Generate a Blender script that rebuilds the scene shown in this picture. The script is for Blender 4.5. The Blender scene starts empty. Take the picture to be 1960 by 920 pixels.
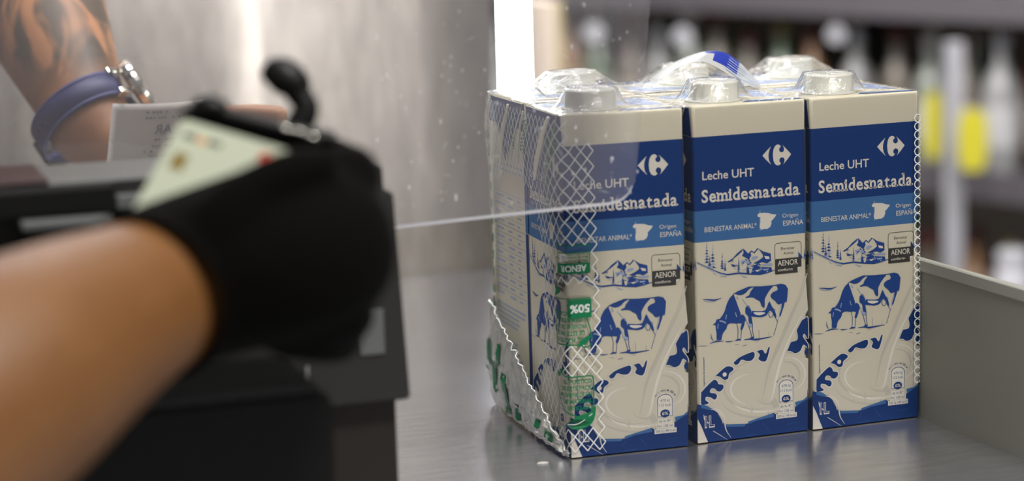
import bpy, bmesh, math, random
import numpy as np
from mathutils import Vector, Matrix, noise
from mathutils.geometry import tessellate_polygon
random.seed(7)
SC = bpy.context.scene
COL = SC.collection

# ------------------------------------------------------------------ camera, world, lights, exposure
CAM = Vector((-0.425604, -1.178189, 0.342692))
RGT = Vector((0.94744573, -0.31855253, -0.02951043))
UPV = Vector((0.08100278, 0.14963191, 0.9854181))
FWD = Vector((0.30949173, 0.93602061, -0.16757176))
FPX = 4248.85
cam = bpy.data.cameras.new('camera'); camo = bpy.data.objects.new('camera', cam); COL.objects.link(camo)
camo.matrix_world = Matrix(((RGT.x, UPV.x, -FWD.x, CAM.x), (RGT.y, UPV.y, -FWD.y, CAM.y), (RGT.z, UPV.z, -FWD.z, CAM.z), (0, 0, 0, 1)))
cam.sensor_width = 36; cam.lens = FPX * 36 / 1960
cam.clip_start = .05; cam.clip_end = 60
cam.dof.use_dof = True; cam.dof.focus_distance = 1.33; cam.dof.aperture_fstop = 3.7
SC.camera = camo
SC.view_settings.view_transform = 'Standard'; SC.view_settings.look = 'None'
SC.view_settings.gamma = 1; SC.view_settings.use_curve_mapping = False
SC.view_settings.exposure = 0.0

world = bpy.data.worlds.new('world'); SC.world = world; world.use_nodes = True
world.node_tree.nodes['Background'].inputs[0].default_value = (.50, .48, .47, 1)
world.node_tree.nodes['Background'].inputs[1].default_value = .38

def area(name, loc, target, sx, sy, power, col=(1, .97, .92)):
    l = bpy.data.lights.new(name, 'AREA'); l.shape = 'RECTANGLE'; l.size = sx; l.size_y = sy
    l.energy = power; l.color = col
    o = bpy.data.objects.new(name, l); COL.objects.link(o); o.location = loc
    o.rotation_euler = (Vector(target) - Vector(loc)).to_track_quat('-Z', 'Y').to_euler()
    return o
area('ceiling_light_over_checkout', (-.05, -.30, 1.9), (.05, -.1, 0), 1.3, .25, 11)
area('ceiling_light_behind_customer', (.30, -1.45, 2.1), (.1, 0, .05), .8, .4, 66)
area('added_fill_over_counter', (-.05, .40, .80), (-.02, .44, 0), .7, .12, 6, (.98, .97, 1))  # unseen lamp added low over the back counter to brighten it
area('ceiling_light_beyond', (.6, 4.6, 2.0), (.0, 0, 0), 3.4, .5, 60, (.97, .96, 1))
area('low_fill_before_shelves', (.55, 1.4, 1.05), (1.1, 2.6, -.05), 2.2, .4, 62)  # unseen fill set low to light the shelves from the front

def at(u, v, t):                       # the point seen at (u, v) at depth t
    return CAM + (RGT * ((u - 980) / FPX) + UPV * ((460 - v) / FPX) + FWD) * t
def atz(u, v, z):
    d = RGT * ((u - 980) / FPX) + UPV * ((460 - v) / FPX) + FWD
    return CAM + d * ((z - CAM.z) / d.z)
def aty(u, v, y):                      # ... on the vertical plane y
    d = RGT * ((u - 980) / FPX) + UPV * ((460 - v) / FPX) + FWD
    return CAM + d * ((y - CAM.y) / d.y)

# ------------------------------------------------------------------ materials
def mat(name, col=(.5, .5, .5), rough=.5, metal=0., spec=.5, bump=0, bscale=200, coat=0, emit=None, estr=0, stretch=(1, 1, 1), alpha=1, trans=0, sss=0):
    m = bpy.data.materials.new(name); m.use_nodes = True
    n = m.node_tree.nodes; l = m.node_tree.links; b = n['Principled BSDF']
    b.inputs['Base Color'].default_value = (*col, 1); b.inputs['Roughness'].default_value = rough
    b.inputs['Metallic'].default_value = metal; b.inputs['Specular IOR Level'].default_value = spec
    b.inputs['Coat Weight'].default_value = coat; b.inputs['Alpha'].default_value = alpha
    b.inputs['Transmission Weight'].default_value = trans
    if sss: b.inputs['Subsurface Weight'].default_value = sss; b.inputs['Subsurface Radius'].default_value = (.01, .004, .002); b.inputs['Subsurface Scale'].default_value = .6
    if emit: b.inputs['Emission Color'].default_value = (*emit, 1); b.inputs['Emission Strength'].default_value = estr
    tc = n.new('ShaderNodeTexCoord'); mp = n.new('ShaderNodeMapping'); mp.inputs['Scale'].default_value = stretch
    l.new(tc.outputs['Object'], mp.inputs[0])
    nz = n.new('ShaderNodeTexNoise'); nz.inputs['Scale'].default_value = bscale; nz.inputs['Detail'].default_value = 4
    l.new(mp.outputs[0], nz.inputs['Vector'])
    mr = n.new('ShaderNodeMapRange'); mr.inputs[3].default_value = rough * .9; mr.inputs[4].default_value = min(1, rough * 1.12)
    l.new(nz.outputs[0], mr.inputs[0]); l.new(mr.outputs[0], b.inputs['Roughness'])
    if bump:
        bp = n.new('ShaderNodeBump'); bp.inputs['Strength'].default_value = bump; bp.inputs['Distance'].default_value = .001
        l.new(nz.outputs[0], bp.inputs['Height']); l.new(bp.outputs[0], b.inputs['Normal'])
    return m

def tint(m, c1, c2, scale, stretch=(1, 1, 1), lo=.35, hi=.65, detail=4, dist=0):
    n = m.node_tree.nodes; l = m.node_tree.links; b = n['Principled BSDF']
    tc = n.new('ShaderNodeTexCoord'); mp = n.new('ShaderNodeMapping'); mp.inputs['Scale'].default_value = stretch
    nz = n.new('ShaderNodeTexNoise'); nz.inputs['Scale'].default_value = scale; nz.inputs['Detail'].default_value = detail; nz.inputs['Distortion'].default_value = dist
    cr = n.new('ShaderNodeValToRGB'); cr.color_ramp.elements[0].position = lo; cr.color_ramp.elements[1].position = hi
    cr.color_ramp.elements[0].color = (*c1, 1); cr.color_ramp.elements[1].color = (*c2, 1)
    l.new(tc.outputs['Object'], mp.inputs[0]); l.new(mp.outputs[0], nz.inputs['Vector'])
    l.new(nz.outputs[0], cr.inputs[0]); l.new(cr.outputs[0], b.inputs['Base Color'])
    return m

def sheet(name, white=.06, gloss=1.0, rough=.06, bump=.3, bscale=90, stretch=(1, 1, 1), col=(.9, .9, .92), ior=1.45):
    """clear plastic film or acrylic: transparent + fresnel gloss + a little white haze"""
    m = bpy.data.materials.new(name); m.use_nodes = True
    n = m.node_tree.nodes; l = m.node_tree.links; n.clear()
    out = n.new('ShaderNodeOutputMaterial'); tr = n.new('ShaderNodeBsdfTransparent'); gl = n.new('ShaderNodeBsdfGlossy')
    df = n.new('ShaderNodeBsdfDiffuse'); df.inputs[0].default_value = (*col, 1)
    gl.inputs['Roughness'].default_value = rough; tr.inputs[0].default_value = (.985, .985, .985, 1)
    tc = n.new('ShaderNodeTexCoord'); mp = n.new('ShaderNodeMapping'); mp.inputs['Scale'].default_value = stretch
    nz = n.new('ShaderNodeTexNoise'); nz.inputs['Scale'].default_value = bscale; nz.inputs['Detail'].default_value = 3; nz.inputs['Distortion'].default_value = .8
    l.new(tc.outputs['Object'], mp.inputs[0]); l.new(mp.outputs[0], nz.inputs['Vector'])
    bp = n.new('ShaderNodeBump'); bp.inputs['Strength'].default_value = bump; bp.inputs['Distance'].default_value = .002
    l.new(nz.outputs[0], bp.inputs['Height']); l.new(bp.outputs[0], gl.inputs['Normal'])
    fr = n.new('ShaderNodeFresnel'); fr.inputs['IOR'].default_value = ior; l.new(bp.outputs[0], fr.inputs['Normal'])
    mu = n.new('ShaderNodeMath'); mu.operation = 'MULTIPLY'; mu.inputs[1].default_value = gloss; mu.use_clamp = True
    l.new(fr.outputs[0], mu.inputs[0])
    m1 = n.new('ShaderNodeMixShader'); m1.inputs[0].default_value = white; l.new(tr.outputs[0], m1.inputs[1]); l.new(df.outputs[0], m1.inputs[2])
    m2 = n.new('ShaderNodeMixShader'); l.new(mu.outputs[0], m2.inputs[0]); l.new(m1.outputs[0], m2.inputs[1]); l.new(gl.outputs[0], m2.inputs[2])
    l.new(m2.outputs[0], out.inputs[0])
    return m

M = {}
M['card'] = mat('carton_white', (.62, .575, .45), .45, spec=.25)
M['blue'] = mat('carton_blue', (.005, .036, .165), .45, spec=.15)
M['lblue'] = mat('carton_light_blue', (.045, .14, .33), .45, spec=.2)
M['print'] = mat('print_white', (.70, .655, .57), .42, spec=.4)
M['black'] = mat('print_black', (.03, .03, .028), .45)
M['sketch'] = mat('print_sketch_blue', (.012, .055, .24), .45, spec=.2)
M['wash'] = mat('print_wash_blue', (.30, .37, .55), .45)
M['milk'] = mat('print_milk', (.60, .56, .46), .45, spec=.25)
M['milk2'] = mat('print_milk_tone', (.50, .475, .41), .45)
M['milk3'] = mat('print_milk_light', (.72, .69, .61), .45)
M['green'] = mat('print_green', (.004, .15, .058), .45, spec=.2)
M['cap'] = mat('cap_plastic', (.50, .495, .44), .35, sss=.1)
M['film'] = sheet('shrink_film', .004, .45, .05, .15, 70)
M['filmtop'] = sheet('shrink_film_top', .025, .8, .07, 1.0, 90, (1, 2.2, 1), col=(.8, .82, .95))
M['filmdense'] = sheet('gathered_film', .72, .7, .3, .6, 160, (1, 1, 1), col=(.92, .94, .84))
M['net'] = mat('film_white_ink', (.66, .68, .66), .35)
M['acry'] = sheet('acrylic', .065, 1.1, .02, .02, 20, col=(.92, .88, .95))
M['acryedge'] = mat('acrylic_edge_light', (.95, .95, .98), .6)  # bright white stands in for light gathered in the cut edge
M['steel'] = tint(mat('brushed_steel_top', (.5, .5, .5), .20, metal=.9, bump=.05, bscale=300, stretch=(1, 14, 1)), (.50, .50, .53), (.61, .605, .635), 30, (1, 6, 1))
M['steelp'] = tint(mat('steel_panel', (.5, .48, .46), .42, metal=.62, bump=.15, bscale=40, stretch=(1, 1, 1)), (.175, .157, .14), (.235, .212, .19), 14, (6, 1, 1.4), dist=.4)
M['rail'] = mat('painted_rail', (.20, .198, .165), .45, spec=.4, bump=.05, bscale=120)
M['railtop'] = mat('painted_rail_rim', (.27, .268, .23), .4, spec=.5)
M['pos'] = mat('dark_grey_plastic', (.018, .018, .017), .55, spec=.3, bump=.1, bscale=900)
M['poslt'] = mat('grey_plastic', (.10, .105, .105), .45, bump=.1, bscale=900)
M['posbk'] = mat('black_plastic', (.003, .003, .003), .6, spec=.2)
M['posbr'] = mat('brown_black_plastic', (.016, .012, .009), .55, spec=.25)
M['maroon'] = mat('maroon_plastic', (.030, .010, .012), .45, spec=.3)
M['glove'] = mat('black_knit', (.0022, .002, .0016), .9, spec=.08, bump=.4, bscale=1500)
M['gleather'] = mat('black_leather', (.004, .004, .004), .45, spec=.3, bump=.2, bscale=500)
M['skin'] = tint(mat('skin', (.5, .28, .15), .5, sss=.15), (.165, .068, .018), (.19, .082, .024), 25)
M['bank'] = mat('card_plastic', (.42, .45, .35), .3)
M['gold'] = mat('chip_gold', (.30, .22, .06), .35, metal=.7)
M['chrome'] = mat('chrome', (.8, .78, .72), .15, metal=1)
M['navy'] = mat('navy_strap', (.018, .02, .09), .5, bump=.2, bscale=700)
M['navy2'] = mat('navy_strap_edge', (.06, .065, .2), .5)
M['paper'] = mat('thermal_paper', (.52, .49, .46), .7)
M['ink'] = mat('thermal_ink', (.16, .16, .17), .7)
M['led'] = mat('lit_tube', (1, 1, 1), .5, emit=(.9, 1, 1), estr=12)
M['floor'] = mat('floor_tile', (.30, .28, .26), .35)
M['wall'] = mat('plaster', (.42, .39, .36), .8)
M['shelf'] = mat('shelf_metal', (.085, .077, .09), .4)
M['shelfd'] = mat('shelf_back', (.50, .45, .40), .7)

# cashier's forearm: skin with a shaded ink tattoo above the watch
def tattoo_skin():
    m = mat('tattooed_skin', (.5, .28, .15), .5, sss=.12)
    n = m.node_tree.nodes; l = m.node_tree.links; b = n['Principled BSDF']
    tc = n.new('ShaderNodeTexCoord'); mp = n.new('ShaderNodeMapping'); mp.inputs['Scale'].default_value = (1.3, 1, .45); mp.inputs['Rotation'].default_value = (0, .5, 0)
    l.new(tc.outputs['Object'], mp.inputs[0])
    w = n.new('ShaderNodeTexNoise'); w.inputs['Scale'].default_value = 24; w.inputs['Detail'].default_value = 3; w.inputs['Distortion'].default_value = 1.6
    l.new(mp.outputs[0], w.inputs['Vector'])
    cr = n.new('ShaderNodeValToRGB'); cr.color_ramp.elements[0].position = .47; cr.color_ramp.elements[1].position = .60
    l.new(w.outputs[0], cr.inputs[0])
    sp = n.new('ShaderNodeSeparateXYZ'); l.new(tc.outputs['Object'], sp.inputs[0])
    mr = n.new('ShaderNodeMapRange'); mr.inputs[1].default_value = .196; mr.inputs[2].default_value = .225; l.new(sp.outputs[2], mr.inputs[0])
    inv = n.new('ShaderNodeMath'); inv.operation = 'SUBTRACT'; inv.inputs[0].default_value = 1; l.new(cr.outputs[0], inv.inputs[1])
    mu = n.new('ShaderNodeMath'); mu.operation = 'MULTIPLY'; l.new(inv.outputs[0], mu.inputs[0]); l.new(mr.outputs[0], mu.inputs[1])
    m2 = n.new('ShaderNodeMath'); m2.operation = 'MULTIPLY'; m2.inputs[1].default_value = .88; l.new(mu.outputs[0], m2.inputs[0])
    mx = n.new('ShaderNodeMixRGB'); mx.inputs[1].default_value = (.34, .15, .065, 1); mx.inputs[2].default_value = (.028, .028, .020, 1)
    l.new(m2.outputs[0], mx.inputs[0]); l.new(mx.outputs[0], b.inputs['Base Color'])
    return m
M['tattoo'] = tattoo_skin()

# ------------------------------------------------------------------ object helpers
def tag(o, label=None, cat=None, group=None, kind=None):
    if label: o['label'] = label
    if cat: o['category'] = cat
    if group: o['group'] = group
    if kind: o['kind'] = kind
    return o
def empty(name, loc, label=None, cat=None, group=None):
    o = bpy.data.objects.new(name, None); COL.objects.link(o); o.location = loc; o.empty_display_size = .02
    tag(o, label, cat, group); bpy.context.view_layer.update()
    return o
def link(name, me, mats, parent=None, smooth=False):
    for m in (mats if isinstance(mats, (list, tuple)) else [mats]): me.materials.append(m)
    if smooth:
        for p in me.polygons: p.use_smooth = True
    o = bpy.data.objects.new(name, me); COL.objects.link(o)
    if parent:
        o.parent = parent
        if parent.parent: o.matrix_parent_inverse = (Matrix.Translation(parent.parent.location) ).inverted()
        else: o.matrix_parent_inverse = Matrix.Translation(parent.location).inverted() if parent.type == 'EMPTY' and not parent.get('local') else Matrix.Identity(4)
    return o
def bm_obj(name, bm, mats, parent=None, smooth=False):
    me = bpy.data.meshes.new(name); bm.normal_update(); bm.to_mesh(me); bm.free()
    return link(name, me, mats, parent, smooth)
def bm_box(bm, lo, hi, mi=0, bev=0, seg=2):
    v = [bm.verts.new((x, y, z)) for z in (lo[2], hi[2]) for y in (lo[1], hi[1]) for x in (lo[0], hi[0])]
    fs = [bm.faces.new([v[i] for i in q]) for q in ((0, 2, 3, 1), (4, 5, 7, 6), (0, 1, 5, 4), (2, 6, 7, 3), (0, 4, 6, 2), (1, 3, 7, 5))]
    for f in fs: f.material_index = mi
    if bev:
        es = list({e for f in fs for e in f.edges})
        bmesh.ops.bevel(bm, geom=es, offset=bev, segments=seg, affect='EDGES', profile=.5, clamp_overlap=True)
    return v
def bm_prism(bm, poly, axis, a, b, mi=0):
    """poly: 2-D outline, extruded from a to b along axis"""
    def P(p, t): return {'x': (t, p[0], p[1]), 'y': (p[0], t, p[1]), 'z': (p[0], p[1], t)}[axis]
    A = [bm.verts.new(P(p, a)) for p in poly]; B = [bm.verts.new(P(p, b)) for p in poly]
    n = len(poly); fs = [bm.faces.new(A), bm.faces.new(B[::-1])]
    for i in range(n): fs.append(bm.faces.new((A[i], B[i], B[(i + 1) % n], A[(i + 1) % n])))
    for f in fs: f.material_index = mi
    return fs
def bm_lathe(bm, prof, c=(0, 0, 0), n=32, mi=0, rib=0):
    rings = []
    for r, z in prof:
        rr = []
        for k in range(n):
            a = 2 * math.pi * k / n; q = r
            if rib and r > .5 * max(p[0] for p in prof): q = r - (rib if k % 2 else 0)
            rr.append(bm.verts.new((c[0] + q * math.cos(a), c[1] + q * math.sin(a), c[2] + z)))
        rings.append(rr)
    for i in range(len(rings) - 1):
        for k in range(n):
            f = bm.faces.new((rings[i][k], rings[i][(k + 1) % n], rings[i + 1][(k + 1) % n], rings[i + 1][k])); f.material_index = mi
    for rr, fl in ((rings[0], True), (rings[-1], False)):
        f = bm.faces.new(rr[::-1] if fl else rr); f.material_index = mi
def tube_bm(bm, pts, rads, n=12, mi=0, flat=1.0):
    pts = [Vector(p) for p in pts]; prev = None; ref = Vector((0, 0, 1))
    for i, p in enumerate(pts):
        t = (pts[min(i + 1, len(pts) - 1)] - pts[max(i - 1, 0)]).normalized()
        s = t.cross(FWD).normalized(); u = s.cross(t)
        ring = [bm.verts.new(p + s * (math.cos(2 * math.pi * k / n) * rads[i]) + u * (math.sin(2 * math.pi * k / n) * rads[i] * flat)) for k in range(n)]
        if prev:
            for k in range(n): bm.faces.new((prev[k], prev[(k + 1) % n], ring[(k + 1) % n], ring[k])).material_index = mi
        else: bm.faces.new(ring[::-1]).material_index = mi
        prev = ring
    bm.faces.new(prev).material_index = mi
def spline(pts, n):
    """Catmull-Rom through tuples of any dimension"""
    P = [np.array(p, float) for p in pts]; P = [2 * P[0] - P[1]] + P + [2 * P[-1] - P[-2]]; out = []
    for i in range(1, len(P) - 2):
        for k in range(n):
            t = k / n; a, b, c, d = P[i - 1:i + 3]
            out.append(.5 * ((2 * b) + (c - a) * t + (2 * a - 5 * b + 4 * c - d) * t * t + (3 * b - a - 3 * c + d) * t ** 3))
    out.append(P[-2]); return out
def blob(name, chains, mats, parent=None, voxel=.0022, smooth=6, cut=None):
    """one continuous skin grown over chains of (point, radius)"""
    bm = bmesh.new()
    for ch in chains:
        s = spline([(*p, r) for p, r in ch], 7)
        for q in s: bmesh.ops.create_icosphere(bm, subdivisions=3, radius=float(q[3]), matrix=Matrix.Translation(Vector(q[:3])))
    me = bpy.data.meshes.new(name); bm.to_mesh(me); bm.free()
    o = bpy.data.objects.new(name + '_tmp', me); COL.objects.link(o)
    r = o.modifiers.new('r', 'REMESH'); r.mode = 'VOXEL'; r.voxel_size = voxel
    s = o.modifiers.new('s', 'SMOOTH'); s.factor = .6; s.iterations = smooth
    bpy.context.view_layer.update()
    m2 = bpy.data.meshes.new_from_object(o.evaluated_get(bpy.context.evaluated_depsgraph_get()))
    bpy.data.objects.remove(o); bpy.data.meshes.remove(me)
    if cut:
        bm = bmesh.new(); bm.from_mesh(m2)
        for co, no in cut: bmesh.ops.bisect_plane(bm, geom=bm.verts[:] + bm.edges[:] + bm.faces[:], plane_co=co, plane_no=no, clear_outer=True)
        bm.to_mesh(m2); bm.free()
    m2.name = name; m2.materials.clear()
    return link(name, m2, mats, parent, True)

# ------------------------------------------------------------------ lettering
_glyph = {}
def text_tris(s, bold=0.0):
    key = (s, bold)
    if key in _glyph: return _glyph[key]
    c = bpy.data.curves.new('t', 'FONT'); c.body = s; c.offset = bold; c.resolution_u = 3; c.fill_mode = 'FRONT'
    o = bpy.data.objects.new('t', c); COL.objects.link(o); bpy.context.view_layer.update()
    me = bpy.data.meshes.new_from_object(o.evaluated_get(bpy.context.evaluated_depsgraph_get()))
    vs = [(v.co.x, v.co.y) for v in me.vertices]; fs = [tuple(p.vertices) for p in me.polygons]
    bpy.data.objects.remove(o); bpy.data.curves.remove(c); bpy.data.meshes.remove(me)
    xs = [v[0] for v in vs]; ys = [v[1] for v in vs]
    _glyph[key] = (vs, fs, (min(xs), min(ys), max(xs), max(ys)))
    return _glyph[key]
SER = {'S': [], 'e': [], 's': [], 'm': [(0, 1), (.5, 0), (1, 0), (0, 0)], 'i': [(.5, 0), (.5, 2)], 'd': [(1, 0), (1, 3)], 'n': [(0, 1), (0, 0), (1, 0)], 'a': [(1, 0)], 't': [(1, 0)]}
def slab_word(word):
    """the word in a bold slab-serif cut: the plain glyphs plus slab feet, normalised to cap height 1"""
    V = []; Fc = []; x = 0; cap = text_tris('H', .02)[2][3]
    for ch in word:
        vs, fs, bb = text_tris(ch, .022); b = len(V); w = (bb[2] - bb[0]) / cap
        V += [((p[0] - bb[0]) / cap + x, p[1] / cap) for p in vs]; Fc += [tuple(i + b for i in f) for f in fs]
        st = .19; xh = .73
        for fx, kind in SER.get(ch, []):
            sx = x + fx * w
            if fx == 0: a0, a1 = sx - .10, sx + st + (.06 if kind == 0 else 0)
            elif fx == 1: a0, a1 = sx - st - (.05 if ch in 'mn' else 0), sx + .10
            else: a0, a1 = sx - st / 2 - .1, sx + st / 2 + .1
            y0 = {0: 0, 1: xh - .13, 2: xh - .13, 3: 1.0 - .08}[kind]
            if kind == 2: a1 = sx + st / 2 - .02
            if kind == 3: a0, a1 = sx - st - .1, sx
            if kind == 1: a1 = sx + .1
            b = len(V); V += [(a0, y0), (a1, y0), (a1, y0 + .13), (a0, y0 + .13)]; Fc.append((b, b + 1, b + 2, b + 3))
        x += w + (.115 if ch in 'SesaT' else .15)
    return V, Fc, (0, 0, x - .1, 1)

class Ink:
    """collects flat print shapes in surface coordinates (mm) and lays them on a surface"""
    def __init__(self): self.V = []; self.F = []; self.L = []; self.M = []; self.n = 0
    def add(self, vs, fs, mi, layer):
        self.n += 1; b = len(self.V); self.V += vs; self.L += [(layer, self.n)] * len(vs)
        self.F += [tuple(i + b for i in f) for f in fs]; self.M += [mi] * len(fs)
    def poly(self, pts, mi, layer=1):
        t = tessellate_polygon([[Vector((p[0], p[1], 0)) for p in pts]]); self.add([tuple(p[:2]) for p in pts], t, mi, layer)
    def stroke(self, pts, w, mi, layer=1, closed=False, taper=False):
        pts = [Vector(p[:2]) for p in pts]
        if closed: pts = pts + [pts[0]]
        n = len(pts); vs = []
        for i, p in enumerate(pts):
            a = pts[i - 1] if i else (pts[-2] if closed else p); b = pts[i + 1] if i < n - 1 else (pts[1] if closed else p)
            d = b - a; d = d.normalized() if d.length else Vector((1, 0)); q = Vector((-d.y, d.x))
            ww = w * (.5 if not taper else .5 * (math.sin(math.pi * min(max(i / (n - 1), .06), .94)) * .9 + .1))
            vs += [tuple(p + q * ww), tuple(p - q * ww)]
        self.add(vs, [(2 * i, 2 * i + 1, 2 * i + 3, 2 * i + 2) for i in range(n - 1)], mi, layer)
    def disc(self, c, r, mi, layer=1, n=20, ry=None):
        ry = ry or r
        self.poly([(c[0] + r * math.cos(2 * math.pi * k / n), c[1] + ry * math.sin(2 * math.pi * k / n)) for k in range(n)], mi, layer)
    def text(self, s, x0, y0, w, h, mi, layer=1, rot=0, bold=0, glyphs=None, caph=True):
        """x0,y0 lower left, w total width, h cap height; rot in degrees about (x0, y0)"""
        vs, fs, bb = glyphs or text_tris(s, bold)
        cap = 1 if glyphs else text_tris('H', bold)[2][3]
        kx = w / (bb[2] - bb[0]); ky = h / cap; c, sn = math.cos(math.radians(rot)), math.sin(math.radians(rot))
        out = []
        for p in vs:
            a, b = (p[0] - bb[0]) * kx, p[1] * ky
            out.append((x0 + a * c - b * sn, y0 + a * sn + b * c))
        self.add(out, fs, mi, layer)
    def lay(self, bm, f, matoff=0, step=.0000008):
        rank = {k_: i + 1 for i, k_ in enumerate(sorted(set(self.L)))}   # later print lies a hair above earlier print
        vv = [bm.verts.new(f(p[0], p[1], rank[l] * step)) for p, l in zip(self.V, self.L)]
        for fc, mi in zip(self.F, self.M):
            try: bm.faces.new([vv[i] for i in fc]).material_index = mi + matoff
            except ValueError: pass

# panel artwork: outlines in mm on the 72.5 x 200 panel
HM = ((0.28728286856551116, -0.00389536093130566, -379.9164991529195), (-0.03653430205693254, -0.26833814961124924, 277.36086241214446), (-9.748718903426572e-05, -4.388722913087686e-06, 1.0))
def uv(x, y):
    q = [r[0] * x + r[1] * y + r[2] for r in HM]; return (q[0] / q[2], q[1] / q[2])
def fr(ox, oy, s):
    return lambda pts: [uv(ox + x / s, oy + y / s) for x, y in pts]
fA, fB, fC, fD, fE = fr(1320, 190, 6.57), fr(1320, 320, 6.57), fr(1320, 440, 8.52), fr(1320, 530, 6.57), fr(1320, 660, 4.6)
# carton materials: 0 white card 1 blue 2 light blue 3 print white 4 black 5 sketch blue 6 wash 7 milk 8 milk tone 9 milk light
CM = [M[k] for k in ('card', 'blue', 'lblue', 'print', 'black', 'sketch', 'wash', 'milk', 'milk2', 'milk3')]
def front_art():
    k = Ink()
    sm = lambda pts, n=4: [tuple(q) for q in spline(list(pts) + [pts[0]], n)][:-1]
    # logo
    k.poly(fA([(912, 700), (965, 640), (1018, 585), (1000, 625), (989, 670), (987, 720), (998, 770), (1025, 815), (965, 760)]), 3)
    k.poly(fA([(1097, 562), (1122, 566), (1138, 580), (1138, 594), (1124, 606), (1118, 630), (1128, 650), (1150, 660), (1172, 650), (1183, 625), (1176, 595), (1158, 566), (1215, 622), (1270, 682), (1225, 745), (1172, 808), (1186, 775), (1188, 745), (1175, 727), (1150, 720), (1130, 735), (1122, 760), (1128, 780), (1142, 790), (1138, 805), (1120, 819), (1098, 822), (1070, 806), (1050, 765), (1042, 690), (1049, 625), (1068, 582)]), 3)
    k.text('Leche UHT', 5.6, 157.1, 33.2, 4.9, 3, bold=.012)
    g = slab_word('Semidesnatada')
    k.text('', 5.0, 143.9, 63.2, 7.3, 3, glyphs=g)
    k.text('BIENESTAR ANIMAL*', 6.6, 126.3, 33.5, 2.9, 3, bold=.004)
    k.stroke([(42.4, 124.4), (42.4, 136.2)], .45, 6)
    k.poly(fB([(848, 590), (870, 562), (930, 558), (990, 560), (1035, 575), (1088, 580), (1070, 610), (1045, 640), (1022, 665), (1028, 690), (1010, 735), (975, 758), (930, 760), (905, 770), (880, 745), (878, 715), (890, 670), (888, 625), (892, 612), (860, 610)]), 3)
    k.text('Origen', 57.0, 130.9, 10.2, 2.3, 3)
    k.text('ESPAÑA', 57.4, 126.0, 13.2, 2.9, 3, bold=.004)
    # certification seal
    x0, x1, y0, y1, yb, r = 51.8, 69.2, 97.2, 115.8, 106.4, 1.9
    arc = lambda cx, cy, a0, a1: [(cx + r * math.cos(math.radians(a)), cy + r * math.sin(math.radians(a))) for a in range(a0, a1 + 1, 15)]
    k.stroke([(x0, yb)] + arc(x0 + r, y1 - r, 90, 180)[::-1] + arc(x1 - r, y1 - r, 0, 90)[::-1] + [(x1, yb)], .35, 4)
    k.poly([(x0, yb), (x0, y0 + .4), (x0 + .4, y0), (x1 - 2.6, y0), (x1, y0 + 3.4), (x1, yb)], 4, 3)
    k.poly([(x1 - 2.6, y0 + .2), (x1 - 2.6, y0 + 3.2), (x1 - .2, y0 + 3.4)], 3, 4)
    k.text('Bienestar', 55.8, 111.6, 9.2, 1.7, 4); k.text('Animal', 57.4, 108.6, 6.6, 1.7, 4)
    k.text('AENOR', 53.6, 102.2, 13.2, 3.2, 3, 4, bold=.01); k.text('conform', 53.6, 98.9, 9.6, 1.6, 3, 4, bold=.01)
    # trees and mountains
    rnd = random.Random(3)
    def tree(x, yt, yb, w):
        n = 7
        k.stroke(fC([(x, yt - 15), (x + 2, yb)]), .45, 5, 1, taper=True)
        for i in range(n):
            y = yt + (yb - yt) * (i + .6) / n; ww = w * .5 * (i + 1.4) / n
            for s in (-1, 1):
                q = rnd.uniform(.7, 1.15) * ww
                k.poly(fC([(x, y - 16), (x + s * q * .5, y + 4), (x + s * q, y + 22), (x + s * q * .45, y + 18), (x, y + 26)]), 5 if rnd.random() < .8 else 6)
    for t in ((275, 185, 515, 95), (375, 245, 600, 125), (320, 400, 590, 80), (527, 350, 610, 75), (575, 480, 630, 55), (800, 440, 650, 62), (942, 560, 675, 50), (88, 460, 620, 50), (1870, 290, 440, 50)): tree(*t)
    k.poly(fC([(865, 280), (900, 305), (955, 368), (990, 350), (1002, 392), (965, 462), (905, 425), (850, 400), (878, 350)]), 5)
    k.poly(fC([(612, 498), (700, 440), (765, 365), (865, 283), (850, 330), (790, 385), (720, 440), (690, 482), (640, 505)]), 5)
    k.poly(fC([(1110, 275), (1200, 330), (1320, 360), (1325, 480), (1255, 522), (1190, 500), (1085, 528), (1035, 522), (1130, 470), (1195, 420), (1192, 380), (1150, 320)]), 5)
    k.poly(fC([(1210, 400), (1290, 410), (1300, 450), (1240, 450)]), 3, 2); k.poly(fC([(1160, 540), (1330, 520), (1320, 555), (1200, 565)]), 6, 2)
    k.stroke(fC([(940, 385), (1010, 320), (1050, 352), (1110, 278)]), .8, 5)
    k.poly(fC([(1010, 420), (1080, 400), (1120, 420), (1060, 460), (1010, 470)]), 6)
    k.poly(fC([(850, 470), (930, 470), (1010, 520), (1000, 560), (900, 500), (850, 560), (835, 520)]), 6)
    k.poly(fC([(1022, 610), (1095, 560), (1200, 585), (1330, 585), (1345, 640), (1150, 692), (1000, 690)]), 5)
    k.poly(fC([(1060, 640), (1150, 610), (1180, 622), (1100, 660)]), 3, 2); k.poly(fC([(1200, 612), (1290, 606), (1280, 630), (1200, 640)]), 6, 2)
    k.poly(fC([(1030, 560), (1100, 530), (1150, 548), (1060, 590)]), 5); k.poly(fC([(680, 560), (710, 540), (755, 560), (740, 578), (690, 575)]), 5)
    k.poly(fC([(930, 560), (960, 600), (975, 680), (925, 680)]), 5)
    for _ in range(46):
        x = rnd.uniform(640, 1320); y = rnd.uniform(430, 660)
        if y < 430 + abs(x - 900) * .25: continue
        L_ = rnd.uniform(18, 55); a_ = rnd.choice((-.9, -.5, .35, .7)) + rnd.uniform(-.2, .2)
        k.stroke(fC([(x, y), (x + L_ * .5, y + L_ * .5 * a_ + 3), (x + L_, y + L_ * a_)]), rnd.uniform(.3, .7), rnd.choice((5, 5, 6)), 3, taper=True)
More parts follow.
